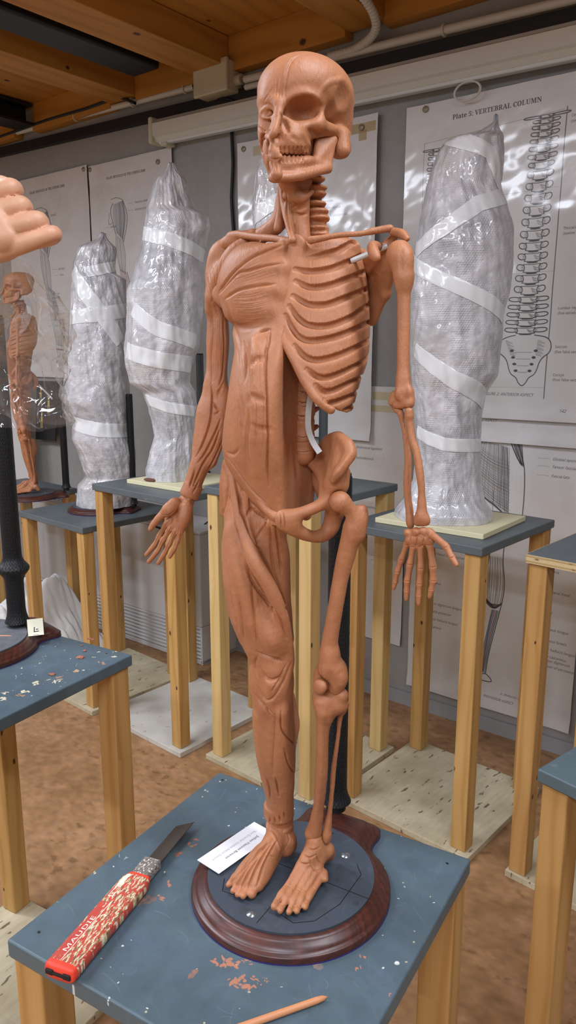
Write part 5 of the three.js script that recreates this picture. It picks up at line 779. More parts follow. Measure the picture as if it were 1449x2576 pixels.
function buildLeftArm() {
  const cl = new Clay();
  cl.chain([P(782, 604, 8, 10), P(806, 600, 6, 8.5), P(850, 592, 0, 7), P(905, 588, -8, 7), P(945, 580, -16, 9), P(982, 574, -22, 9.5)], 0.004);
  clayPart('collarbone', cl, CELL);
  const s = new Clay();
  s.chain([P(988, 582, -24, 10), P(1010, 588, -18, 12), P(1024, 600, -12, 8)], 0.004);                            // acromion
  s.chain([P(995, 592, -30, 9), P(970, 620, -48, 8)], 0.004);
  const nrm = unit([-0.25, 0.05, 1]);
  s.chain([P(975, 628, -34, 22), P(962, 650, -46, 20), P(930, 660, -58, 18), P(908, 640, -66, 10)], 0.008, nrm, 2.4);
  s.chain([P(972, 655, -40, 22), P(958, 720, -54, 24), P(942, 775, -64, 14), P(935, 806, -68, 7)], 0.01, nrm, 3); s.chain([P(920, 665, -62, 18), P(928, 730, -66, 20), P(935, 790, -68, 10)], 0.01, nrm, 3);
  s.slab([P(906, 640, -66), P(992, 664, -38), P(972, 740, -52), P(934, 808, -69)], 3.6, 0.006);
  s.chain([P(988, 650, -34, 10), P(975, 700, -46, 8), P(955, 760, -60, 7), P(938, 808, -68, 5)], 0.004);
  s.chain([P(958, 622, -28, 10), P(938, 620, -10, 14), P(941, 638, -2, 15), P(946, 648, 0, 12)], 0.004);           // coracoid
  clayPart('shoulder_blade', s, CELL);
  const h = new Clay();
  h.add(ball(P(1003, 642, -12, 30)), 0.004); h.chain([P(1006, 634, -8, 26), P(1018, 648, -4, 23), P(1018, 690, -4, 20)], 0.008); h.chain([P(1004, 655, -6, 22), P(1016, 715, -4, 18)], 0.008);
  h.chain([P(1016.5, 700, -4, 18.5), P(1015.5, 760, -4, 16.5), P(1015, 825, -3, 16), P(1014, 914, -1, 16), P(1014, 960, 0, 19), P(1014, 992, 2, 21)], 0.006);
  h.chain([P(992, 992, -4, 10), P(986, 1012, -4, 10)], 0.006); h.chain([P(1030, 985, 2, 11), P(1034, 1004, 2, 9)], 0.006);
  h.chain([P(996, 1018, 0, 10), P(1008, 1020, 2, 9), P(1016, 1018, 2, 11)], 0.003); h.add(ball(P(1030, 1015, 4, 13)), 0.003);
  h.sub(ell(P(1012, 1000, 12), mm(4, 4, 4)), 0.004); h.sub(ell(P(1012, 978, 12), mm(3, 9, 3.4)), 0.006);
  h.lines([[[1010, 620], [1008, 650], [1010, 690]]], 3, 0.7); h.line([[1010, 720], [1006, 780], [1008, 860]], 3, 0.35); h.line([[1022, 930], [1030, 980], [1036, 1005]], 3, -0.7);
  clayPart('upper_arm_bone', h, CELL);
  const u = new Clay();
  u.chain([P(1000, 1028, -4, 10), P(1008, 1040, 0, 9), P(1012, 1060, 0, 6.5), P(1016.5, 1080, 0, 6), P(1022, 1113, 0, 7.6), P(1026.5, 1157, 0, 9.4), P(1025, 1205, 1, 9.8), P(1025.5, 1248, 2, 9.6), P(1030, 1284, 3, 10), P(1032, 1312, 4, 11), P(1033, 1322, 4, 9)], 0.004);
  u.chain([P(992, 1024, -8, 8), P(1000, 1030, -4, 9)], 0.003);
  clayPart('ulna', u, CELL * 0.9);
  const ra = new Clay();
  ra.chain([P(1029, 1035, 6, 11), P(1029, 1043, 6, 11)], 0.001); ra.chain([P(1029, 1050, 6, 8.5), P(1030.5, 1065, 6, 9.5), P(1036, 1104, 7, 10.5), P(1046.5, 1134, 8, 10), P(1053, 1169, 9, 10.6), P(1058, 1205, 10, 10), P(1061, 1241, 10, 9), P(1061, 1272, 10, 12), P(1061, 1300, 10, 17)], 0.004);
  ra.chain([P(1052, 1308, 10, 11), P(1070, 1308, 10, 11)], 0.004); ra.chain([P(1050, 1316, 10, 8), P(1072, 1315, 10, 8)], 0.003);
  clayPart('radius', ra, CELL * 0.9);
  const w = new Clay();
  const carp = [[1025, 1340, 10], [1039, 1355, 13], [1047, 1337, 11], [1056, 1356, 12], [1064, 1337, 12], [1072, 1355, 12], [1085, 1346, 13], [1030, 1358, 10], [1080, 1338, 10]];
  for (const [x, y, q] of carp) w.add(ell(P(x, y, 12), [P(x, y, 12, q)[3], P(x, y, 12, q)[3], 0.0042]), 0.0012);
  w.chain([P(1030, 1360, 11, 10), P(1082, 1362, 11, 10)], 0.002); w.chain([P(1038, 1344, 11, 14), P(1078, 1344, 11, 14)], 0.003, Z1, 1.6); w.chain([P(1036, 1356, 11, 14), P(1082, 1354, 11, 13)], 0.003, Z1, 1.6);
  const fing = [[[1090, 1347, 14], [1104, 1354, 16], [1123, 1375, 20], [1137, 1402, 23], [1149, 1421, 26]], [[1081, 1370, 11], [1084, 1398, 11], [1089, 1427, 12], [1089.5, 1462, 12], [1081, 1502, 13]], [[1058, 1372, 11], [1058, 1400, 11], [1059, 1431, 12], [1055.5, 1470, 12], [1053, 1521, 13]], [[1040, 1370, 11], [1036, 1396, 11], [1031, 1421, 11], [1024.5, 1462, 11], [1022, 1508, 12]], [[1025, 1362, 10], [1018, 1386, 10], [1009, 1409, 10], [999, 1440, 10], [990.5, 1481, 10]]];
  fing.forEach((q, i) => {
    const b = i === 4 ? 0.9 : 1;
    const bone = (a, e, f0, f1, r0, r1, r2, tip) => { const at = t => P(lerp(a[0], e[0], t), lerp(a[1], e[1], t), lerp(f0, f1, t), 0).slice(0, 3), R = r => P(a[0], a[1], f0, r * b * 1.14)[3]; w.chain([[...at(0.06), R(r0)], [...at(0.35), R(r1)], [...at(0.65), R(r1)], [...at(tip ? 1 : 0.92), R(r2)]], 0.0008); };
    if (i === 0) { bone(q[0], q[2], q[0][2], q[2][2], 8.5, 7.8, 8.2); bone(q[2], q[3], q[2][2], q[3][2], 8, 7, 7.6); bone(q[3], q[4], q[3][2], q[4][2], 7.6, 6.4, 5, 1); }
    else { bone(q[0], q[2], q[0][2], q[2][2], 8.8, 7, 8.6); bone(q[2], q[3], q[2][2], q[3][2], 8.6, 7.2, 8.4); const m = [lerp(q[3][0], q[4][0], 0.55), lerp(q[3][1], q[4][1], 0.55), lerp(q[3][2], q[4][2], 0.55)]; bone(q[3], m, q[3][2], m[2], 8.2, 6.6, 7.2); bone(m, q[4], m[2], q[4][2], 7.2, 6, 4.4, 1); }
  });
  w.lines([[[1020, 1372], [1040, 1377], [1060, 1374], [1088, 1372]], [[1047, 1346], [1048, 1372]], [[1064, 1350], [1065, 1372]], [[1036, 1348], [1046, 1350], [1056, 1344], [1068, 1350]], [[1074, 1345], [1080, 1356], [1090, 1360]], [[1032, 1348], [1031, 1366]]], 1.2, 1.0);
  for (const q of fing) for (let i = 2; i < 4; i++) { const a = q[i - 1], b = q[i + 1], l = Math.hypot(b[0] - a[0], b[1] - a[1]), nx = -(b[1] - a[1]) / l, ny = (b[0] - a[0]) / l; w.line([[q[i][0] - nx * 9, q[i][1] - ny * 9 - 1], [q[i][0], q[i][1] + 1], [q[i][0] + nx * 9, q[i][1] + ny * 9 - 1]], 0.85, 0.9); }
  fing.forEach((q, i) => { if (!i) return; const m = [lerp(q[3][0], q[4][0], 0.55), lerp(q[3][1], q[4][1], 0.55)]; w.line([[m[0] - 8, m[1]], [m[0] + 8, m[1]]], 0.8, 0.5); });
  clayPart('hand_bones', w, CELL * 0.8);
}

function buildRightArm() {
  const c = new Clay();
  c.chain([P(572, 618, -40, 22), P(556, 645, -40, 32), P(549, 690, -40, 33), P(545, 735, -38, 27), P(538, 775, -36, 16)], 0.008);     // shoulder cap
  c.chain([P(616, 612, -24, 17), P(588, 648, -22, 28), P(563, 694, -24, 29), P(546, 742, -28, 21), P(538, 772, -32, 12)], 0.014);
  c.chain([P(549, 745, -40, 24), P(548, 800, -40, 27), P(548, 860, -39, 29), P(546, 915, -37, 27), P(543, 965, -34, 25)], 0.008);
  c.chain([P(555, 790, -32, 15), P(556, 860, -30, 17), P(553, 925, -30, 14), P(556, 975, -26, 9)], 0.008);                         // biceps
  c.chain([P(543, 965, -34, 26), P(545, 1000, -30, 28), P(535, 1045, -26, 33), P(524, 1100, -20, 31), P(508, 1155, -12, 26), P(490, 1205, -6, 23), P(478, 1240, -2, 20)], 0.008);
  c.chain([P(527, 980, -30, 13), P(512, 1030, -22, 16), P(506, 1080, -18, 15), P(498, 1130, -14, 12)], 0.008);
  c.chain([P(566, 990, -30, 13), P(558, 1040, -24, 16), P(548, 1100, -20, 18), P(530, 1160, -14, 16)], 0.008);
  { const a = P(488, 1218, -4, 25), b = P(474, 1250, 0, 24); c.add(cyl(a, b, a[3], 0.0015), 0.0012); }        // wrist band
  c.lines([[[532, 761], [547, 720], [580, 666], [611, 631], [636, 606]]], 2.4, 2.2);
  c.lines([[[528, 770], [535, 830], [530, 900], [533, 960]], [[541, 770], [545, 800]], [[563, 800], [566, 870], [562, 940], [548, 975]], [[565, 960], [550, 985], [548, 1000]]], 2.6, 1.4);
  c.lines([[[530, 965], [533, 1005], [528, 1060], [512, 1110], [492, 1150]], [[555, 1055], [540, 1090], [515, 1140], [497, 1165]], [[552, 1085], [535, 1130], [512, 1165], [487, 1222]], [[562, 1105], [545, 1145], [520, 1190]], [[490, 1180], [476, 1228]], [[535, 1012], [549, 1034]], [[540, 1042], [552, 1034]], [[500, 1212], [486, 1240]]], 1.7, 1.9);
  for (let i = 0; i < 9; i++) c.line([[530 + i * 4, 800 + (i % 3) * 40], [530 + i * 4, 870 + (i % 3) * 40]], 1.2, 0.35);
  for (let i = 0; i < 7; i++) c.line([[560 - i * 9, 640 + i * 8], [545 - i * 3, 735 + i * 3]], 1.6, 0.4);
  clayPart('arm_muscle', c, CELL);

  const h = new Clay();
  h.chain([P(478, 1244, -2, 16), P(470, 1262, 4, 16)], 0.004); h.chain([P(463, 1250, 3, 4), P(455, 1272, 8, 4)], 0.002); h.chain([P(478, 1252, 6, 4), P(466, 1275, 10, 4)], 0.002);
  h.chain([P(462, 1270, 4, 21), P(452, 1295, 10, 22), P(444, 1318, 14, 20)], 0.006, unit([0.3, 0.2, 1]), 1.5); h.chain([P(444, 1285, 10, 20), P(432, 1310, 14, 18)], 0.006, unit([0.3, 0.2, 1]), 1.5);
  h.chain([P(440, 1268, 16, 17), P(426, 1280, 22, 17), P(413, 1290, 24, 11)], 0.004);                             // ball of the thumb
  h.chain([P(470, 1278, 12, 16), P(464, 1302, 16, 17), P(455, 1328, 18, 13)], 0.004);                             // little finger side
  h.chain([P(414, 1290, 24, 10), P(400, 1302, 28, 9.5), P(388, 1316, 31, 8.5), P(378, 1331, 34, 6)], 0.002);
  const F = [[[418, 1318, 20], [401, 1348, 24], [388, 1372, 27], [368, 1395, 31]], [[428, 1330, 21], [410, 1360, 25], [396, 1386, 28], [374, 1413, 32]], [[441, 1336, 21], [426, 1368, 25], [414, 1392, 28], [398, 1417, 31]], [[454, 1338, 20], [446, 1362, 23], [438, 1382, 26], [427, 1401, 28]]];
  F.forEach((q, i) => { const s = i === 3 ? 0.92 : 1; h.chain([P(q[0][0], q[0][1], q[0][2], 8 * s), P((q[0][0] + q[1][0]) / 2, (q[0][1] + q[1][1]) / 2, q[1][2] - 2, 5.6 * s), P(q[1][0], q[1][1], q[1][2], 7.4 * s), P((q[1][0] + q[2][0]) / 2, (q[1][1] + q[2][1]) / 2, q[2][2] - 1, 5.6 * s), P(q[2][0], q[2][1], q[2][2], 6.8 * s), P(q[3][0], q[3][1], q[3][2], 5.4 * s)], 0.0012); });
  h.lines([[[408, 1295], [425, 1296], [440, 1284]], [[452, 1268], [445, 1300], [450, 1330], [456, 1340]], [[420, 1308], [428, 1300], [434, 1308], [428, 1322]]], 1.4, 1.0);
  F.forEach(q => { h.line([[q[0][0] - 3, q[0][1] - 4], [q[1][0] - 2, q[1][1]], [q[2][0] - 1, q[2][1] + 2]], 1.1, 0.8); h.line([[q[0][0] + 5, q[0][1] - 6], [q[1][0] + 3, q[1][1]]], 1.0, 0.6); });
  clayPart('hand_muscle', h, CELL * 0.8);
}

function buildRightLeg() {
  const c = new Clay();
  c.chain([P(606, 1175, 6, 40), P(618, 1240, 4, 58), P(640, 1310, 2, 76), P(640, 1380, 4, 83), P(641, 1450, 6, 80), P(651, 1530, 8, 73), P(668, 1600, 8, 62), P(682, 1660, 7, 52), P(684, 1710, 4, 48)], 0.02);
  c.chain([P(690, 1315, 26, 24), P(705, 1400, 6, 22), P(706, 1500, 0, 22), P(712, 1600, -2, 22)], 0.012);
  c.chain([P(574, 1165, 14, 14), P(568, 1220, 8, 16), P(563, 1290, 6, 10)], 0.006);                                // outer hip strap
  c.chain([P(576, 1160, 20, 13), P(592, 1230, 26, 16), P(610, 1320, 34, 19), P(640, 1410, 42, 20), P(680, 1480, 36, 19), P(708, 1545, 26, 17), P(722, 1610, 14, 15), P(728, 1670, 6, 13), P(712, 1716, 12, 11), P(692, 1752, 18, 9)], 0.005, unit([0.3, 0, 1]), 1.15);
  c.chain([P(600, 1340, 26, 34), P(612, 1440, 34, 36), P(628, 1540, 32, 30), P(650, 1600, 26, 22)], 0.01);           // front thigh
  c.chain([P(588, 1420, 0, 28), P(598, 1520, 6, 28), P(622, 1600, 10, 22)], 0.01);
  c.chain([P(668, 1540, 24, 24), P(682, 1600, 26, 28), P(690, 1632, 22, 22)], 0.008);
  c.chain([P(626, 1222, 26, 12), P(616, 1296, 26, 12)], 0.003); c.chain([P(640, 1230, 30, 12), P(668, 1275, 36, 12), P(694, 1300, 40, 13)], 0.004);
  c.add(ell(P(686, 1680, 20), mm(13, 12, 9)), 0.012);                                                              // kneecap
  c.chain([P(650, 1690, 14, 18), P(656, 1730, 14, 16), P(672, 1765, 14, 18)], 0.008); c.chain([P(684, 1720, 26, 14), P(680, 1775, 18, 14)], 0.006);
  c.chain([P(684, 1715, 4, 47), P(688, 1770, 0, 50), P(690, 1835, -4, 51), P(694, 1895, -6, 47), P(700, 1955, -10, 41), P(704, 2010, -15, 35), P(706, 2060, -20, 32), P(704, 2088, -22, 30)], 0.015);
  c.chain([P(716, 1755, -26, 26), P(727, 1815, -30, 27), P(728, 1850, -28, 22)], 0.008); c.chain([P(718, 1880, -22, 24), P(722, 1925, -22, 19)], 0.008);
  c.chain([P(664, 1800, 10, 24), P(672, 1880, 6, 24), P(682, 1950, -2, 18)], 0.01);
  c.chain([P(706, 1790, 12, 18), P(704, 1880, 6, 18), P(706, 1950, -4, 14)], 0.01);
  // straps round the ankle
  { const a = P(701, 2021, -17, 38), b = P(702, 2052, -18, 38); c.add(cyl(a, b, a[3], 0.0012), 0.0008); const e = P(703, 2070, -18, 35), g = P(704, 2088, -19, 35); c.add(cyl(e, g, e[3], 0.0015), 0.0008); }
  c.lines([[[572, 1200], [576, 1240], [590, 1320], [620, 1423], [641, 1472], [678, 1520], [708, 1569], [720, 1605]], [[590, 1195], [605, 1265], [626, 1332], [651, 1381], [684, 1445], [714, 1508], [723, 1545]]], 2.6, 2.3);
  c.lines([[[569, 1438], [587, 1530], [599, 1584]], [[635, 1469], [641, 1545], [644, 1600], [654, 1630]], [[559, 1296], [569, 1256], [573, 1215]], [[600, 1500], [607, 1560], [612, 1610]]], 3.2, 1.4);
  c.lines([[[645, 1640], [672, 1652], [714, 1664]], [[654, 1681], [672, 1708], [702, 1706], [717, 1681]], [[648, 1650], [640, 1672], [646, 1700]]], 2.8, 1.4);
  c.lines([[[733, 1668], [716, 1712], [692, 1752], [668, 1762], [651, 1730]], [[720, 1672], [708, 1705], [686, 1738]], [[640, 1745], [660, 1775], [690, 1800]]], 2.4, 1.4);
  c.lines([[[620, 1302], [632, 1278], [650, 1290], [669, 1308], [645, 1356]], [[678, 1320], [681, 1381], [690, 1438], [708, 1484]], [[693, 1320], [702, 1390], [708, 1440]], [[602, 1240], [606, 1290], [618, 1304]], [[628, 1240], [632, 1290]]], 2.2, 1.7);
  c.lines([[[693, 1790], [690, 1851], [686, 1917], [688, 1950]], [[655, 1760], [680, 1800], [690, 1810]]], 3.4, 1.1);
  c.lines([[[707, 1790], [708, 1835], [730, 1861], [749, 1877]], [[716, 1884], [725, 1919], [742, 1947]], [[669, 1957], [676, 1980], [679, 2012]], [[693, 1959], [702, 2004]]], 1.8, 1.9);
  c.lines([[[678, 2056], [679, 2075]], [[690, 2056], [692, 2074]], [[702, 2052], [706, 2068]], [[714, 2045], [718, 2058]]], 1.6, 1.8);
  clayPart('leg_muscle', c, CELL);

  const f = new Clay();
  f.chain([P(704, 2070, -20, 29), P(707, 2100, -21, 29), PT(716, 2128, 20, 27)], 0.008); f.chain([PT(724, 2112, 30, 22), PT(730, 2128, 12, 17)], 0.006);
  f.chain([P(698, 2096, -14, 27), PT(680, 2132, 33, 27), PT(646, 2184, 17, 30), PT(622, 2214, 11, 26)], 0.008); f.chain([PT(660, 2150, 20, 26), PT(625, 2190, 12, 26), PT(600, 2216, 9, 20)], 0.008); f.chain([PT(684, 2150, 20, 24), PT(662, 2196, 13, 22), PT(648, 2226, 10, 17)], 0.008);
  const toes = [[[650, 2212], [642, 2232], [634, 2249], 11.5], [[630, 2218], [621, 2238], [612, 2254], 8], [[616, 2216], [606, 2235], [598, 2250], 7.6], [[602, 2212], [594, 2228], [586, 2241], 7.4], [[590, 2204], [581, 2216], [575, 2226], 7.4]];
  for (const [a, b, e, r] of toes) f.chain([PT(...a, 12, r * 0.95), PT(...b, 9, r * 0.85), PT(...e, 6.5, r)], 0.0022);
  // tendons fanning out to the toes
  const cast = [[[692, 2112], [676, 2140], [656, 2180], [642, 2226]], [[684, 2112], [662, 2142], [636, 2190], [620, 2232]], [[678, 2114], [652, 2146], [622, 2192], [604, 2230]], [[674, 2116], [644, 2150], [612, 2192], [592, 2226]], [[670, 2118], [638, 2150], [604, 2190], [580, 2216]], [[668, 2122], [630, 2160], [592, 2200]]];
  f.lines(cast, 1.7, -1.5); f.lines(cast.map(l => l.map(([x, y]) => [x + 5.5, y + 2])), 1.5, 1.1);
  f.lines([[[680, 2090], [694, 2112], [706, 2142]]], 2.6, -1.2); f.lines([[[722, 2096], [728, 2112], [716, 2140]], [[676, 2150], [690, 2158]]], 1.4, 0.9);
  f.plane(0, -1, 0, 0.0002, 0.0006);
  clayPart('foot_muscle', f, CELL * 0.85);
}
buildHead(); buildNeck(); buildTorso(); buildPelvis(); buildLeftLeg(); buildLeftArm(); buildRightArm(); buildRightLeg();
// ---------------------------------------------------------------- plaques, posts and the clay figures
const texMahog = dataTexture(512, 512, (u, v) => { const a = noise(u * 5, v * 50, 1), b = noise(u * 14, v * 140, 5), d = fbm(u * 4, v * 4, 9, 3); return mixc(hex(0x5c2b1d), hex(0x2f1610), clamp(0.45 + a * 0.5 + b * 0.25 + d * 0.5)); }); texMahog.repeat.set(5, 5);
M.mahogany = new THREE.MeshPhysicalMaterial({ map: texMahog, roughness: 0.42, clearcoat: 0.35, clearcoatRoughness: 0.3 });
M.felt = new THREE.MeshStandardMaterial({ color: 0x2a2470, roughness: 0.95 });
const discTex = canvasTexture(1024, 1024, (g, w) => { g.fillStyle = '#414952'; g.fillRect(0, 0, w, w); let r = 9; const q = () => { r = (r * 1103515245 + 12345) & 0x7fffffff; return r / 0x7fffffff; }; for (let i = 0; i < 500; i++) { g.fillStyle = q() > 0.5 ? 'rgba(90,100,112,0.05)' : 'rgba(40,44,50,0.05)'; g.beginPath(); g.ellipse(q() * w, q() * w, 4 + q() * 40, 3 + q() * 20, q() * 3, 0, 7); g.fill(); }
  const P2 = (l, f) => [w / 2 + l / 0.0975 * w / 2, w / 2 + f / 0.0975 * w / 2]; g.strokeStyle = '#121417'; g.lineWidth = 5; const ln = (...p) => { g.beginPath(); p.forEach((a, i) => i ? g.lineTo(...P2(...a)) : g.moveTo(...P2(...a))); g.stroke(); };
  ln([-0.0975, -0.004], [0.0975, -0.004]); ln([0.01, 0.09], [0.01, -0.09]); ln([0.062, -0.05], [0.074, -0.036], [0.074, 0.02], [0.062, 0.056], [0.044, 0.07], [0.024, 0.066]); ln([-0.06, 0.05], [-0.05, 0.068], [-0.02, 0.066]); });
M.disc = new THREE.MeshStandardMaterial({ map: discTex, roughness: 0.4 });
M.discGrey = new THREE.MeshStandardMaterial({ map: paintTex(31, hex(0x55585c), hex(0x6a6d70)), roughness: 0.6 });
function plaqueOutline(R, half, end, n = 140) {     // round board with a tail towards -z
  const pts = [], dep = 0.035, zt = -R * 0.80, jx = half + 0.028;
  const a0 = Math.asin(Math.min(0.98, (R * 0.62) / R));
  for (let i = 0; i <= n; i++) { const t = lerp(-Math.PI / 2 + a0, Math.PI * 1.5 - a0, i / n); pts.push([Math.cos(t) * R, Math.sin(t) * R]); }
  const curve = (from, to, c) => { for (let i = 1; i <= 14; i++) { const t = i / 14; pts.push([(1 - t) ** 2 * from[0] + 2 * t * (1 - t) * c[0] + t * t * to[0], (1 - t) ** 2 * from[1] + 2 * t * (1 - t) * c[1] + t * t * to[1]]); } };
  const L = pts[pts.length - 1], r0 = pts[0], m = [-half, end + 0.02]; curve(L, m, [-half + 0.004, L[1] - 0.008]); curve(m, [-half + 0.02, end], [-half, end]); curve([-half + 0.02, end], [half - 0.02, end], [0, end]); curve([half - 0.02, end], [half, end + 0.02], [half, end]); curve([half, end + 0.02], r0, [half - 0.004, r0[1] - 0.008]); return pts;
}
const plaqueGeo = (() => {
  const prof = [[0.0, 0], [0.0, 0.006], [-0.002, 0.0075], [-0.005, 0.008], [-0.0055, 0.010], [-0.009, 0.0135], [-0.0125, 0.0145], [-0.013, 0.0165], [-0.016, 0.0180], [-0.020, 0.0185]], pos = [], uv = [], idx = []; let n = 0;
  for (const [o, y] of prof) { const ol = plaqueOutline(0.1165 + o, 0.054 + o, -0.152 - o); n = ol.length; for (const [x, z] of ol) { pos.push(x, y, z); uv.push(x, z + y); } }
  for (let k = 0; k + 1 < prof.length; k++) for (let i = 0; i < n; i++) { const a = k * n + i, b = k * n + (i + 1) % n; idx.push(a, a + n, b, b, a + n, b + n); }
  for (const [k, y, f] of [[prof.length - 1, prof[prof.length - 1][1], 0], [0, 0, 1]]) { const c = pos.length / 3; pos.push(0, y, -0.01); uv.push(0, 0); const base = pos.length / 3; for (let i = 0; i < n; i++) { const q = (k * n + i) * 3; pos.push(pos[q], pos[q + 1], pos[q + 2]); uv.push(pos[q], pos[q + 2]); } for (let i = 0; i < n; i++) { const a = base + i, b = base + (i + 1) % n; f ? idx.push(c, a, b) : idx.push(c, b, a); } }
  const g = new THREE.BufferGeometry(); g.setAttribute('position', new THREE.Float32BufferAttribute(pos, 3)); g.setAttribute('uv', new THREE.Float32BufferAttribute(uv, 2)); g.setIndex(idx); g.computeVertexNormals(); return g;
})();
const discGeo = (() => { const g = new THREE.CylinderGeometry(0.0975, 0.0975, 0.0028, 96).translate(0, 0.0014, 0), p = g.attributes.position, uv = g.attributes.uv; for (let i = 0; i < p.count; i++) uv.setXY(i, p.getX(i) / 0.195 + 0.5, 0.5 - p.getZ(i) / 0.195); return g; })();
const feltGeo = new THREE.ExtrudeGeometry(new THREE.Shape(plaqueOutline(0.1168, 0.0543, -0.1524).map(a => new THREE.Vector2(...a))), { depth: 0.0012, bevelEnabled: false }).rotateX(Math.PI / 2).translate(0, 0.0012, 0);
function plaque(t, disc = true, mat = M.disc) { mesh('felt', feltGeo, M.felt, t); mesh('plaque', plaqueGeo, M.mahogany, t).position.y = 0.0011; if (disc) { const d = mesh('disc', discGeo, mat, t); d.position.y = 0.0196; } }
// black post in a knitted mesh sleeve
function postParts(t, x, z, y0, h, r, ringAt = [], sleeve = M.sleeve) {
  const pipe = mesh('post', new THREE.CylinderGeometry(r, r, h, 32).translate(x, y0 + h / 2, z), M.black, t), pts = [], n = 40;
  const tri = (nu, nv, k) => { const pos = [], idx = [], uvs = []; for (let j = 0; j <= nv; j++) for (let i = 0; i <= nu; i++) { const u = i / nu * 6.28318, v = j / nv, yy = y0 + 0.012 + v * (h - 0.016); let q = r * 1.06 + 0.00025 * Math.max(Math.sin(u * 18 + v * h * 420), Math.sin(u * 18 - v * h * 420)) * (j > 0 && j < nv ? 1 : 0); for (const b of ringAt) q += 0.012 * Math.exp(-(((yy - b) / 0.012) ** 2)); if (v < 0.05) q += 0.006 * (1 - v / 0.05) ** 2; pos.push(x + Math.cos(u) * q, yy, z + Math.sin(u) * q); uvs.push(i / nu * 26, v * h * 160); } for (let j = 0; j < nv; j++) for (let i = 0; i < nu; i++) { const a = j * (nu + 1) + i; idx.push(a, a + nu + 1, a + 1, a + 1, a + nu + 1, a + nu + 2); } const g = new THREE.BufferGeometry(); g.setAttribute('position', new THREE.Float32BufferAttribute(pos, 3)); g.setAttribute('uv', new THREE.Float32BufferAttribute(uvs, 2)); g.setIndex(idx); g.computeVertexNormals(); return g; };
  mesh('mesh_sleeve', tri(64, Math.round(h * 300), 1), sleeve, t);
}
M.sleeve = new THREE.MeshStandardMaterial({ color: 0x16181a, roughness: 0.45, bumpMap: dataTexture(64, 64, (u, v) => { const a = Math.abs(((u + v * 0.5) % 1) - 0.5), b = Math.abs(((u - v * 0.5 + 1) % 1) - 0.5), z = 1 - sstep(0.02, 0.14, Math.min(a, b)); return [z, z, z]; }, false), bumpScale: 0.0012 });
const texTool = dataTexture(512, 512, (u, v) => { const a = 0.5 + 0.5 * fbm(u * 12, v * 7, 61, 4) + 0.22 * noise(u * 60, v * 22, 63) + 0.12 * noise(u * 150, v * 70, 66); return [a, a, a]; }, false); texTool.repeat.set(1 / 0.09, 1 / 0.09);
M.sleeveGrey = M.sleeve.clone(); M.sleeveGrey.color.set(0x5d6467);
M.clay = new THREE.MeshPhysicalMaterial({ color: 0xb0744d, roughness: 0.56, clearcoat: 0.10, clearcoatRoughness: 0.45, vertexColors: true, bumpMap: texTool, bumpScale: 0.0005 });
for (const [, g] of figureParts) { const p = g.attributes.position, c = new Float32Array(p.count * 3); for (let i = 0; i < p.count; i++) { const x = p.getX(i), y = p.getY(i), z = p.getZ(i), n = 1 + 0.10 * noise(x * 45, y * 30, z * 45) + 0.07 * noise(x * 160, y * 130, z * 160); c[i * 3] = n; c[i * 3 + 1] = n * (1 + 0.03 * noise(x * 60, y * 60, 7)); c[i * 3 + 2] = n; } g.setAttribute('color', new THREE.BufferAttribute(c, 3)); const uv = new Float32Array(p.count * 2); for (let i = 0; i < p.count; i++) { uv[i * 2] = p.getX(i) * 0.92 - p.getZ(i) * 0.39; uv[i * 2 + 1] = p.getY(i); } g.setAttribute('uv', new THREE.BufferAttribute(uv, 2)); }
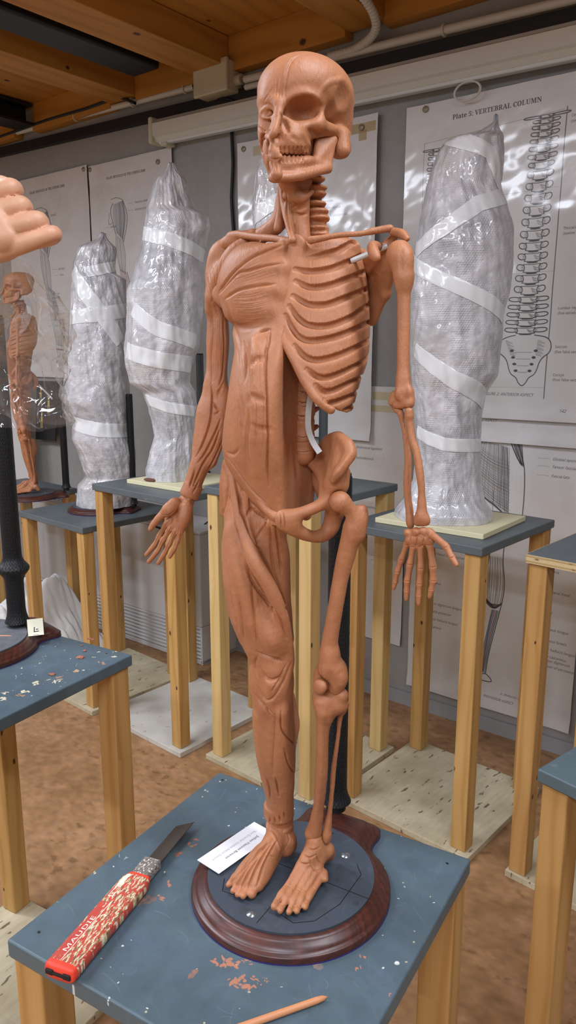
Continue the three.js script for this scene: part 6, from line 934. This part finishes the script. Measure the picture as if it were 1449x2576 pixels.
function clayFigure(label, x, y, z, yaw) {
  const t = thing('clay_figure', label, 'statue', [x, y, z], yaw, 'uncovered clay figures'), base = new THREE.Group(); 
  // the plaque's centre lies a little to the side of the line between the feet
  const shift = -0.0105; for (const part of ['x']) { const holder = t; const before = holder.children.length; plaque(holder); for (const c of holder.children.slice(before)) { c.position.x += shift; c.position.y -= 0.0224; c.position.z += -0.004; } }
  for (const [n, g] of figureParts) mesh(n, g, M.clay, t);
  postParts(t, -0.0235, -0.147, -0.003, 0.455, 0.0132);
  const metal = new THREE.MeshStandardMaterial({ color: 0xd2d4d2, roughness: 0.4, metalness: 0.25 });
  { const pts = [[786, 975, 6], [779, 1010, 7], [775, 1045, 8], [776, 1080, 9], [787, 1112, 8], [804, 1139, 6]].map(a => V(...P(...a))), c = new THREE.CatmullRomCurve3(pts), pos = [], idx = [], n = 40; for (let i = 0; i <= n; i++) { const p = c.getPoint(i / n), tg = c.getTangent(i / n), sd = V(0.75, 0.1, 0.66).cross(tg).normalize(), nn = tg.clone().cross(sd).normalize(); for (const [a, b] of [[-0.003, 0.0006], [0.003, 0.0006], [0.003, -0.0006], [-0.003, -0.0006]]) { const q = p.clone().addScaledVector(sd, a).addScaledVector(nn, b); pos.push(q.x, q.y, q.z); } } for (let i = 0; i < n; i++) for (let k = 0; k < 4; k++) { const a = i * 4 + k, b = i * 4 + (k + 1) % 4; idx.push(a, b, a + 4, b, b + 4, a + 4); } idx.push(0, 2, 1, 0, 3, 2, n * 4, n * 4 + 1, n * 4 + 2, n * 4, n * 4 + 2, n * 4 + 3); const g = new THREE.BufferGeometry(); g.setAttribute('position', new THREE.Float32BufferAttribute(pos, 3)); g.setIndex(idx); const gg = g.toNonIndexed(); gg.computeVertexNormals(); mesh('armature_strip', gg, metal, t); }
  { const a = V(...P(884, 657, -22)), b = V(...P(976, 618, -26)), m = mesh('armature_rod', new THREE.CylinderGeometry(0.0027, 0.0027, a.distanceTo(b), 20), metal, t); m.position.copy(a).lerp(b, 0.5); m.quaternion.setFromUnitVectors(V(0, 1, 0), b.clone().sub(a).normalize()); }
  for (const [x, y] of [[870, 2151], [633, 2298]]) { const p = PT(x, y, 0.2), s = mesh('screw', new THREE.LatheGeometry([[0.0001, 0.0022], [0.002, 0.002], [0.0045, 0.0008], [0.0055, 0]].map(a => new THREE.Vector2(...a)), 24), new THREE.MeshStandardMaterial({ color: 0x9aa0a4, roughness: 0.25, metalness: 0.8 }), t); s.position.set(p[0], 0, p[2]); }
  return t;
}
const mainFigure = clayFigure('terracotta clay figure, half muscle and half skeleton, on a plaque beside the knife', FIG_O.x, FIG_O.y, FIG_O.z, FIG_YAW);
{ const f = mainFigure.clone(); f.name = numbered('clay_figure'); f.userData = { ...mainFigure.userData, label: 'clay figure on the far stand, partly seen through the plastic bag' }; const c = atHeight(74, 1240, 0.69 + 0.02); f.position.set(c.x, 0.69 + 0.0224, c.z); f.rotation.y = FIG_YAW - 0.75; scene.add(f); }
// plaque of the packed statue on the low stand, with its post
{ const t = thing('wooden_plaque', 'dark wooden plaque with a black post under the wrapped statue on the low stand', 'plaque', topOf(standF, 0.0002).toArray(), -1.75); plaque(t); postParts(t, 0, -0.139, 0.018, 0.42, 0.0115); }
for (const [st, px, label, h] of [[standE, 509, 'grey mesh-sleeved post beside the wrapped statue on the cream board', 0.42], [standD, 812, 'mesh-sleeved post seen through the waist of the clay figure', 0.36]]) { const b = atHeight(px, st === standE ? 1192 : 1215, st.userData.top), t = thing('support_post', label, 'post', [b.x, st.userData.top, b.z], 0, 'support posts'); mesh('foot', new THREE.CylinderGeometry(0.03, 0.03, 0.008, 24).translate(0, 0.0042, 0), M.black, t); postParts(t, 0, 0, 0.006, h, 0.0125, st === standE ? [0.23] : [], M.sleeveGrey); }
// plaque, post and loose things on the stand under the plastic bag
{ const c = atHeight(-80, 1610, 0.731), p = atHeight(45, 1578, 0.731), d = p.clone().sub(c), t = thing('wooden_plaque', 'dark wooden plaque with a tall black post on the chipped stand', 'plaque', [c.x, 0.7102, c.z], Math.atan2(-d.x, -d.z)); plaque(t, true, M.discGrey); postParts(t, 0, -d.length() / 1.12, 0.018, 0.55, 0.015, [0.13]); t.scale.setScalar(1.12); }
{ const p = atHeight(90, 1590, 0.731), t = single('curled_label', (() => { const g = new THREE.BoxGeometry(0.03, 0.045, 0.0006, 1, 16, 1).translate(0, 0.0225, 0), q = g.attributes.position; for (let i = 0; i < q.count; i++) { const v = q.getY(i) / 0.045, a = v * 2.0; q.setXYZ(i, q.getX(i), 0.001 + (v < 0.3 ? v * 0.004 : 0.0012 + (v - 0.3) * 0.034), 0.02 - v * 0.028 + q.getZ(i)); } g.computeVertexNormals(); return g; })(), new THREE.MeshStandardMaterial({ map: canvasTexture(120, 180, (g, w, h) => { g.fillStyle = '#e3e0c6'; g.fillRect(0, 0, w, h); g.strokeStyle = '#1a1a1a'; g.lineWidth = 7; g.beginPath(); g.moveTo(52, 70); g.lineTo(48, 110); g.lineTo(84, 108); g.moveTo(62, 92); g.lineTo(80, 90); g.stroke(); g.beginPath(); g.arc(60, 168, 18, 3.4, 6.1); g.stroke(); }), roughness: 0.7 }), 'curled cream paper label with black handwriting by the black post', 'label'); t.position.set(p.x, 0.7302, p.z); t.rotation.y = 0.35; }
function stick(name, a, b, r0, r1, mat, label) { const L = a.distanceTo(b), g = new THREE.LatheGeometry([[0.0002, 0], [r0 * 0.7, 0.002], [r0, 0.006], [(r0 + r1) / 2, L * 0.5], [r1, L - 0.012], [r1 * 0.8, L - 0.005], [0.0002, L]].map(q => new THREE.Vector2(...q)), 20), m = single(name, g, mat, label, 'tool'); m.position.copy(a); m.quaternion.setFromUnitVectors(V(0, 1, 0), b.clone().sub(a).normalize()); return m; }
M.toolWood = new THREE.MeshStandardMaterial({ color: 0xcf8d60, roughness: 0.5 });
stick('modelling_tool', atHeight(560, 2600, TABLE + 0.0042), atHeight(824, 2507, TABLE + 0.0036), 0.0036, 0.0032, M.toolWood, 'thin wooden modelling stick lying on the blue-grey stand in front of the plaque');
{ const y = 0.7102 + 0.0224 + 0.0022; stick('modelling_tool', atHeight(-40, 1600, y), atHeight(32, 1600, y), 0.002, 0.0018, M.toolWood, 'thin wooden stick lying on the grey disc of the chipped stand'); }
// name card
{ const q = [[500, 2165], [553, 2199], [690, 2098], [648, 2060]].map(([x, y], i) => atHeight(x, y, DISC_TOP + (i < 2 ? 0.0012 : 0.004))), c = q[0].clone().add(q[2]).multiplyScalar(0.5); const ex = q[3].clone().sub(q[0]).add(q[2].clone().sub(q[1])).multiplyScalar(0.5), ey = q[1].clone().sub(q[0]).add(q[2].clone().sub(q[3])).multiplyScalar(0.5), L = ex.length(), Wd = ey.length();
  const tex = canvasTexture(900, Math.round(900 * Wd / L), (g, w, h) => { g.fillStyle = '#f4f6f8'; g.fillRect(0, 0, w, h); g.textAlign = 'center'; write(g, 'Julian Vincent Browne', w * 0.47, h * 0.40, 46, 'serif', 'bold', '#4b4d52'); write(g, '\u2018Best \u00c9corch\u00e9\u2019 Golden Pelvis Award', w * 0.5, h * 0.66, 41, 'serif', '', '#8d9096'); });
  const g = new THREE.BoxGeometry(L, 0.0005, Wd), uv = g.attributes.uv; // top face reads from the far side
  for (let i = 8; i < 12; i++) uv.setXY(i, 1 - uv.getX(i), 1 - uv.getY(i));
  const white = new THREE.MeshStandardMaterial({ color: 0xeef0f2, roughness: 0.6 }), card = mesh(numbered('name_card'), g, [white, white, new THREE.MeshStandardMaterial({ map: tex, roughness: 0.55 }), white, white, white], scene); card.userData = { label: 'white printed name card lying against the muscled foot', category: 'card' }; card.position.copy(c); card.position.y += 0.0006; card.rotation.y = Math.atan2(-ex.z, ex.x); card.rotation.z = 0; }
// snap-off knife
{ const a = atHeight(146, 2440, TABLE + 0.014), b = atHeight(355, 2195, TABLE + 0.014), d = b.clone().sub(a), L = d.length(), t = thing('utility_knife', 'paint-spattered red snap-off knife lying on the blue-grey stand', 'knife', [a.x, TABLE, a.z], Math.atan2(-d.z, d.x));
  const W2 = 0.0185, Hh = 0.0085, tex = canvasTexture(1024, 512, (g, w, h) => { g.fillStyle = '#bd4a3c'; g.fillRect(0, 0, w, h); let r = 77; const q = () => { r = (r * 1103515245 + 12345) & 0x7fffffff; return r / 0x7fffffff; }; const cols = ['#d9cfae', '#cfc29c', '#a9925f', '#7d6247', '#96382f', '#cf4332', '#e3d9c0', '#6d5040', '#a4564a', '#b9a98a'];
      for (let y = 0; y < h; y += 4) for (let x = w * 0.05; x < w * 0.95; x += 4) { const u = x / 60, v = y / 36, a = fbm(u, v, 3, 4), b = fbm(u * 2.2, v * 2.2, 8, 3), dd = fbm(u * 0.8, v * 0.8, 15, 3), quiet = y < h * 0.42 && x < w * 0.62 ? 0.16 : 0; let c = null; if (a > 0.03 + quiet) c = b > 0.12 ? '#e6dcc2' : b > -0.05 ? '#d6c8a2' : '#a8905e'; else if (dd > 0.14 + quiet) c = b > 0 ? '#6f5240' : '#8a6d4c'; else if (b > 0.2 + quiet) c = '#8f3a31'; else if (b < -0.22) c = '#d8452f'; if (c) { g.fillStyle = c; g.fillRect(x, y, 4, 4); } }
      g.fillStyle = '#b6453b'; g.fillRect(w * 0.12, h * 0.14, w * 0.44, h * 0.2); g.fillStyle = '#efe3cf'; g.fillRect(w * 0.06, h * 0.41, w * 0.56, h * 0.02); write(g, 'MAUDIE', w * 0.12, h * 0.365, 96, 'sans-serif', '', '#efe3cf'); g.strokeStyle = '#efe3cf'; g.lineWidth = 9; g.strokeRect(w * 0.68, h * 0.16, w * 0.11, h * 0.16); g.fillStyle = '#e6dcc4'; g.fillRect(w * 0.8, h * 0.12, w * 0.14, h * 0.18); g.fillStyle = '#e9452f'; g.fillRect(0, 0, w * 0.05, h); g.fillRect(w * 0.95, 0, w * 0.05, h); });
  const sh = new THREE.Shape(); const N = 24, pf = []; for (let i = 0; i < N; i++) { const u = i / N * Math.PI * 2, cx = Math.cos(u), sy = Math.sin(u), p = 0.55; pf.push([Math.sign(cx) * Math.pow(Math.abs(cx), p) * W2, Math.sign(sy) * Math.pow(Math.abs(sy), p) * Hh]); }
  const ring = [[0, 0.9], [0.004, 1], [L * 0.5, 0.98], [L * 0.9, 0.97], [L * 0.97, 0.8], [L, 0.66]], pos = [], uv = [], idx = []; for (const [x, k] of ring) for (let i = 0; i <= N; i++) { const [z, y] = pf[i % N]; pos.push(x, 0.0092 + y * k, z * k); uv.push(x / L, 0.5 - z / W2 * 0.5); }
  for (let j = 0; j + 1 < ring.length; j++) for (let i = 0; i < N; i++) { const p = j * (N + 1) + i; idx.push(p, p + N + 1, p + 1, p + 1, p + N + 1, p + N + 2); } for (const [j, f] of [[0, 0], [ring.length - 1, 1]]) { const c = pos.length / 3; pos.push(ring[j][0], 0.0092, 0); uv.push(ring[j][0] / L, 0.5); for (let i = 0; i < N; i++) { const p = j * (N + 1) + i; f ? idx.push(c, p + 1, p) : idx.push(c, p, p + 1); } }
  const g = new THREE.BufferGeometry(); g.setAttribute('position', new THREE.Float32BufferAttribute(pos, 3)); g.setAttribute('uv', new THREE.Float32BufferAttribute(uv, 2)); g.setIndex(idx); g.computeVertexNormals(); mesh('handle', g, new THREE.MeshStandardMaterial({ map: tex, roughness: 0.5 }), t);
  const dark = new THREE.MeshStandardMaterial({ color: 0x1a1512, roughness: 0.8 }), grey = new THREE.MeshStandardMaterial({ map: dataTexture(128, 128, (u, v) => mixc(hex(0x6d655c), hex(0xd8d3c8), sstep(-0.05, 0.3, fbm(u * 9, v * 9, 5, 3)))), roughness: 0.6 }), steel = new THREE.MeshStandardMaterial({ map: dataTexture(128, 128, (u, v) => mixc(hex(0x6f675e), hex(0x4e463d), clamp(0.5 + fbm(u * 8, v * 3, 2, 3)))), roughness: 0.4, metalness: 0.6 });
  for (const z of [-0.0105, 0.0105]) mesh('socket', block(0.003, 0.006, 0.009, 0.001).translate(-0.0006, 0.0092, z), dark, t); mesh('slot', block(0.003, 0.003, 0.014, 0.0008).translate(-0.0006, 0.0088, 0), dark, t);
  mesh('nozzle', block(0.034, 0.013, 0.023, 0.003).translate(L + 0.011, 0.0092, 0), grey, t);
  const bl = new THREE.Shape([[0, -0.009], [0.075, -0.009], [0.092, 0.009], [0, 0.009]].map(q => new THREE.Vector2(...q))); const bg = new THREE.ExtrudeGeometry(bl, { depth: 0.0009, bevelEnabled: false }).rotateX(Math.PI / 2); mesh('blade', bg, steel, t).position.set(L + 0.024, 0.0098, 0); }
// paint and clay marks on the top of the main stand
function markTop(stand, S, TABLE, ground, more) { const top = stand.children.find(c => c.name === 'top'), inv = new THREE.Matrix4(); stand.updateMatrixWorld(true); inv.copy(stand.matrixWorld).invert(); const N = 1400, K = N / 2048, toUV = (x, y) => { const p = atHeight(x, y, TABLE).applyMatrix4(inv); return [(p.x / S + 0.5) * N, (p.z / S + 0.5) * N]; };
  const tex = canvasTexture(N, N, (g) => { g.fillStyle = ground; g.fillRect(0, 0, N, N); let r = 321; const q = () => { r = (r * 1103515245 + 12345) & 0x7fffffff; return r / 0x7fffffff; }; for (let i = 0; i < 900; i++) { g.fillStyle = q() > 0.55 ? 'rgba(100,118,128,0.07)' : 'rgba(60,76,86,0.07)'; g.beginPath(); g.ellipse(q() * N, q() * N, 10 + q() * 120, 6 + q() * 60, q() * 3, 0, 7); g.fill(); }
    for (let i = 0; i < 130; i++) { g.strokeStyle = `rgba(150,165,172,${0.08 + q() * 0.2})`; g.lineWidth = 1 + q() * 2; const x = q() * N, y = q() * N, a = q() * 6.3, l = 20 + q() * 120; g.beginPath(); g.moveTo(x, y); g.quadraticCurveTo(x + Math.cos(a) * l * 0.5 + q() * 20, y + Math.sin(a) * l * 0.5, x + Math.cos(a + 0.3) * l, y + Math.sin(a + 0.3) * l); g.stroke(); }
    for (let i = 0; i < 90; i++) { g.fillStyle = q() > 0.4 ? 'rgba(226,226,216,0.85)' : 'rgba(205,195,150,0.8)'; g.beginPath(); g.ellipse(q() * N, q() * N, 1.5 + q() * 5, 1.5 + q() * 4, q() * 3, 0, 7); g.fill(); }
    const blob = (x, y, rx, ry, c, n = 9) => { const [u, v] = toUV(x, y); rx *= K; ry *= K; g.fillStyle = c; for (let i = 0; i < n; i++) { g.beginPath(); g.ellipse(u + (q() - 0.5) * rx * 1.5, v + (q() - 0.5) * ry * 1.5, rx * (0.15 + q() * 0.4), ry * (0.12 + q() * 0.35), q() * 3, 0, 7); g.fill(); } };
    more(blob, (x, y) => { const [u, v] = toUV(x, y); g.fillStyle = '#1c2226'; g.beginPath(); g.ellipse(u, v, 8, 6.5, 0.4, 0, 7); g.fill(); }); });
  const g = top.geometry.clone(), p = g.attributes.position, n = g.attributes.normal, uv = g.attributes.uv; for (let i = 0; i < p.count; i++) uv.setXY(i, p.getX(i) / S + 0.5, n.getY(i) > 0.5 ? 0.5 - p.getZ(i) / S : 0.5 - p.getZ(i) / S + p.getY(i)); top.geometry = g; top.material = new THREE.MeshStandardMaterial({ map: tex, roughness: 0.42 }); }
markTop(standA, 0.388, TABLE, '#536469', (blob, hole) => {
    const CL = 'rgba(184,122,94,0.88)'; for (const [x, y, a] of [[548, 2420, 30], [560, 2428, 26], [572, 2418, 34], [586, 2424, 36], [596, 2430, 24], [622, 2414, 14], [630, 2422, 16], [612, 2418, 12], [588, 2466, 26], [600, 2474, 36], [616, 2468, 34], [628, 2478, 26], [640, 2464, 22], [664, 2462, 12], [672, 2468, 10], [592, 2480, 26], [626, 2486, 14], [652, 2476, 10]]) blob(x, y, a * 1.5, a * 0.9, CL, 4); blob(490, 2450, 40, 36, 'rgba(150,110,92,0.7)', 4); blob(790, 2432, 40, 50, 'rgba(150,125,110,0.6)', 5); blob(908, 2407, 26, 20, CL, 3); blob(896, 2434, 26, 20, CL, 3); blob(405, 2257, 40, 24, CL, 4); blob(425, 2222, 26, 30, CL, 3); blob(488, 2120, 36, 50, 'rgba(180,110,80,0.8)', 6); blob(450, 2150, 30, 40, 'rgba(180,110,80,0.7)', 5); blob(370, 2262, 50, 70, 'rgba(170,105,85,0.45)', 6); blob(985, 2500, 16, 30, 'rgba(190,130,110,0.7)', 2); blob(1000, 2420, 30, 26, 'rgba(220,224,214,0.8)', 4); blob(240, 2195, 26, 14, 'rgba(222,214,170,0.95)', 3); blob(147, 2268, 14, 8, 'rgba(222,214,170,0.95)', 2); blob(310, 2155, 40, 10, 'rgba(200,205,200,0.5)', 5); blob(414, 2194, 12, 10, 'rgba(224,216,180,0.95)', 2); blob(1090, 2272, 10, 14, 'rgba(240,240,236,0.95)', 2); blob(520, 1990, 30, 8, 'rgba(210,214,206,0.7)', 5);
    for (const [x, y] of [[98, 2345], [1125, 2172], [560, 1962]]) hole(x, y);
});
markTop(standB, 0.40, 0.71, '#52656b', (blob, hole) => { const C = 'rgba(222,212,178,0.92)', T = 'rgba(186,140,104,0.8)'; for (const [x, y, rx, ry, c] of [[290, 1652, 40, 14, C], [255, 1668, 70, 12, T], [200, 1688, 60, 20, C], [192, 1688, 30, 20, T], [150, 1706, 80, 16, T], [135, 1712, 90, 16, C], [92, 1718, 40, 22, C], [60, 1738, 70, 18, C], [48, 1750, 60, 14, T], [15, 1742, 40, 16, C], [10, 1758, 60, 14, C], [236, 1653, 20, 8, C], [248, 1640, 16, 8, C], [182, 1600, 20, 10, 'rgba(200,205,200,0.6)'], [100, 1668, 12, 8, C], [55, 1680, 16, 8, C], [290, 1640, 30, 14, 'rgba(210,205,180,0.8)']]) blob(x, y, rx * 0.9, ry * 2.2, c, 6); hole(268, 1644); });
// flakes and chips on the chipped stand
{ const clayBit = new THREE.MeshStandardMaterial({ color: 0xa5674d, roughness: 0.7 }); let i = 0; for (const [x, y, r] of [[225, 1608, 0.006], [234, 1610, 0.005], [213, 1638, 0.005], [202, 1655, 0.009], [133, 1698, 0.006], [126, 1697, 0.004], [206, 1625, 0.003]]) { const p = atHeight(x, y, 0.71), g = new THREE.IcosahedronGeometry(r, 2), q = g.attributes.position; for (let k = 0; k < q.count; k++) { const s = 0.75 + 0.5 * Math.abs(noise(q.getX(k) * 200 + i, q.getY(k) * 200, q.getZ(k) * 200)); q.setXYZ(k, q.getX(k) * s, Math.max(-0.0012, q.getY(k) * 0.3 * s), q.getZ(k) * s * 0.8); } g.computeVertexNormals(); const m = single('clay_crumb', g, clayBit, 'crumb of dry clay on the chipped stand', 'crumb', 'clay crumbs'); m.position.set(p.x, 0.7114, p.z); m.rotation.y = i++; } }
{ const d = single('clay_scrap', new THREE.SphereGeometry(0.022, 20, 12).scale(1.2, 0.25, 0.5), M.darkClay, 'flat dark clay scrap on the cream board beside the heater statue', 'clay scrap'); d.position.copy(atHeight(378, 1207, boardE.position.y + 0.0125)); d.rotation.y = -0.5; }
// ---------------------------------------------------------------- the hand lifting a clear bag
const PD = (x, y, depth, r = 0) => { const s = sight(x, y), q = toFig([s[0] * depth + 0 - FIG_O.x, EYE + s[1] * depth - FIG_O.y, s[2] * depth - FIG_O.z]); return [...q, r * depth / FOCAL]; };
{ const c = new Clay(), D = 0.74; c.noise = 0.00012;
  c.chain([PD(-620, 930, D + 0.12, 96), PD(-380, 800, D + 0.08, 84), PD(-190, 700, D + 0.05, 72), PD(-110, 640, D + 0.03, 66), PD(-40, 606, D + 0.015, 60), PD(0, 590, D + 0.01, 52)], 0.012);       // wrist and back of the hand
  c.chain([PD(-90, 520, D + 0.02, 46), PD(-30, 560, D + 0.012, 50), PD(10, 605, D + 0.01, 42)], 0.014);
  c.chain([PD(-110, 500, D, 44), PD(-40, 545, D - 0.010, 44), PD(8, 600, D - 0.010, 36)], 0.012); c.chain([PD(-60, 490, D - 0.006, 30), PD(-20, 540, D - 0.012, 34), PD(24, 596, D - 0.012, 26)], 0.010);
  const fingers = [[[-70, 505, 0.008, 30], [-15, 486, -0.006, 29], [26, 474, -0.010, 27], [34, 486, 0.014, 24], [0, 505, 0.03, 22]], [[-50, 548, 0.006, 31], [10, 530, -0.010, 29], [52, 518, -0.012, 27], [56, 534, 0.014, 24], [10, 548, 0.03, 22]], [[-30, 590, 0.004, 30], [40, 570, -0.012, 28.5], [92, 556, -0.012, 27], [96, 572, 0.012, 23], [50, 590, 0.028, 21]], [[-10, 632, 0.002, 30], [60, 612, -0.010, 26], [128, 588, -0.008, 22], [132, 598, 0.012, 19], [90, 610, 0.026, 18]]];
  for (const f of fingers) c.chain(f.map(([x, y, d, r]) => PD(x, y, D + d, r * 0.94)), 0.0012);
  c.chain([PD(-110, 560, D + 0.03, 40), PD(-60, 500, D + 0.045, 32), PD(-5, 470, D + 0.045, 27), PD(28, 478, D + 0.035, 22)], 0.006);               // thumb closing behind the index finger
  c.lines([[[0, 502], [20, 498], [50, 486]], [[10, 545], [45, 542], [78, 526]], [[40, 588], [80, 582], [118, 566]], [[0, 662], [60, 652], [120, 622]]], 2.2, 0.6); c.lines([[[24, 448], [32, 462]], [[48, 494], [58, 506]], [[60, 540], [70, 552]], [[92, 575], [102, 590]]], 1.6, 0.25);
  const g = c.mesh(0.0017); const skin = new Float32Array(g.attributes.position.count * 3), p = g.attributes.position; for (let i = 0; i < p.count; i++) { const n = noise(p.getX(i) * 60, p.getY(i) * 60, p.getZ(i) * 60), r = noise(p.getX(i) * 28, p.getY(i) * 28, 4); skin[i * 3] = 1 + 0.05 * n; skin[i * 3 + 1] = 1 + 0.06 * n - 0.07 * Math.max(0, r); skin[i * 3 + 2] = 1 + 0.05 * n - 0.06 * Math.max(0, r); } g.setAttribute('color', new THREE.BufferAttribute(skin, 3));
  const m = mesh('hand', g, new THREE.MeshPhysicalMaterial({ color: 0xd9a684, roughness: 0.5, vertexColors: true, sheen: 0.2 }), scene); m.name = 'person'; m.userData = { label: 'bare hand of a person gripping the clear plastic bag', category: 'person' }; m.position.copy(FIG_O); m.rotation.y = FIG_YAW; }
{ // clear bag: a crumpled tube hanging from the fist
  const nu = 90, nv = 110, pos = [], idx = [], at = (x, y, d) => { const s = sight(x, y); return V(s[0] * d, EYE + s[1] * d, s[2] * d); }, top = at(-5, 560, 0.80), y1 = top.y, cx = at(-52, 850, 1.12), y0 = at(40, 1068, 1.12).y;
  for (let j = 0; j <= nv; j++) { const v = j / nv, y = lerp(y1, y0, v), k = sstep(0, 0.55, v), c = top.clone().lerp(V(cx.x, 0, cx.z), sstep(0, 0.7, v)); for (let i = 0; i <= nu; i++) { const u = i / nu * 6.28318, a = lerp(0.012, 0.118, k) , f = 1 + 0.30 * noise(Math.cos(u) * 2.2, v * 3.2, Math.sin(u) * 2.2) + 0.10 * (1 - 2.4 * Math.abs(noise(Math.cos(u) * 3 + v * 3, v * 6, Math.sin(u) * 3))) + 0.05 * noise(Math.cos(u) * 9, v * 16, Math.sin(u) * 9); const flare = 1 + 0.22 * sstep(0.86, 1, v) * noise(Math.cos(u) * 4, 3, Math.sin(u) * 4); pos.push(c.x + Math.cos(u) * a * f * flare, y + 0.02 * noise(Math.cos(u) * 2, v * 5, Math.sin(u) * 2) * v, c.z + Math.sin(u) * a * 0.8 * f * flare); } }
  for (let j = 0; j < nv; j++) for (let i = 0; i < nu; i++) { const a = j * (nu + 1) + i; idx.push(a, a + 1, a + nu + 1, a + 1, a + nu + 2, a + nu + 1); }
  const g = new THREE.BufferGeometry(); g.setAttribute('position', new THREE.Float32BufferAttribute(pos, 3)); g.setIndex(idx); g.computeVertexNormals();
  const bag = single('plastic_bag', g, new THREE.MeshPhysicalMaterial({ color: 0xffffff, transmission: 0.97, thickness: 0, roughness: 0.05, ior: 1.5, side: THREE.DoubleSide }), 'clear plastic bag hanging from the raised hand', 'bag'); }
{ const p = atHeight(62, 1256, 0.69 - 0.03), t = single('masking_tape', (() => { const g = new THREE.BoxGeometry(0.03, 0.14, 0.0008, 1, 24, 1).translate(0, -0.07, 0), q = g.attributes.position; for (let i = 0; i < q.count; i++) { const v = -q.getY(i) / 0.14; q.setXYZ(i, q.getX(i) + 0.012 * Math.sin(v * 3), q.getY(i), q.getZ(i) + 0.01 * Math.sin(v * 5)); } g.computeVertexNormals(); return g; })(), new THREE.MeshStandardMaterial({ color: 0xd8cfa6, roughness: 0.7, side: THREE.DoubleSide }), 'strip of cream masking tape hanging from the edge of the far stand', 'tape'); t.position.set(p.x, 0.672, p.z); t.rotation.y = 0.5; }
tubeLamp(-1.9, 0.35, 60); tubeLamp(0.35, 0.6, 44); tubeLamp(0.4, -1.1, 96); tubeLamp(-1.5, -1.5, 96); tubeLamp(-3.7, -0.1, 92);
renderer.render(scene, camera);
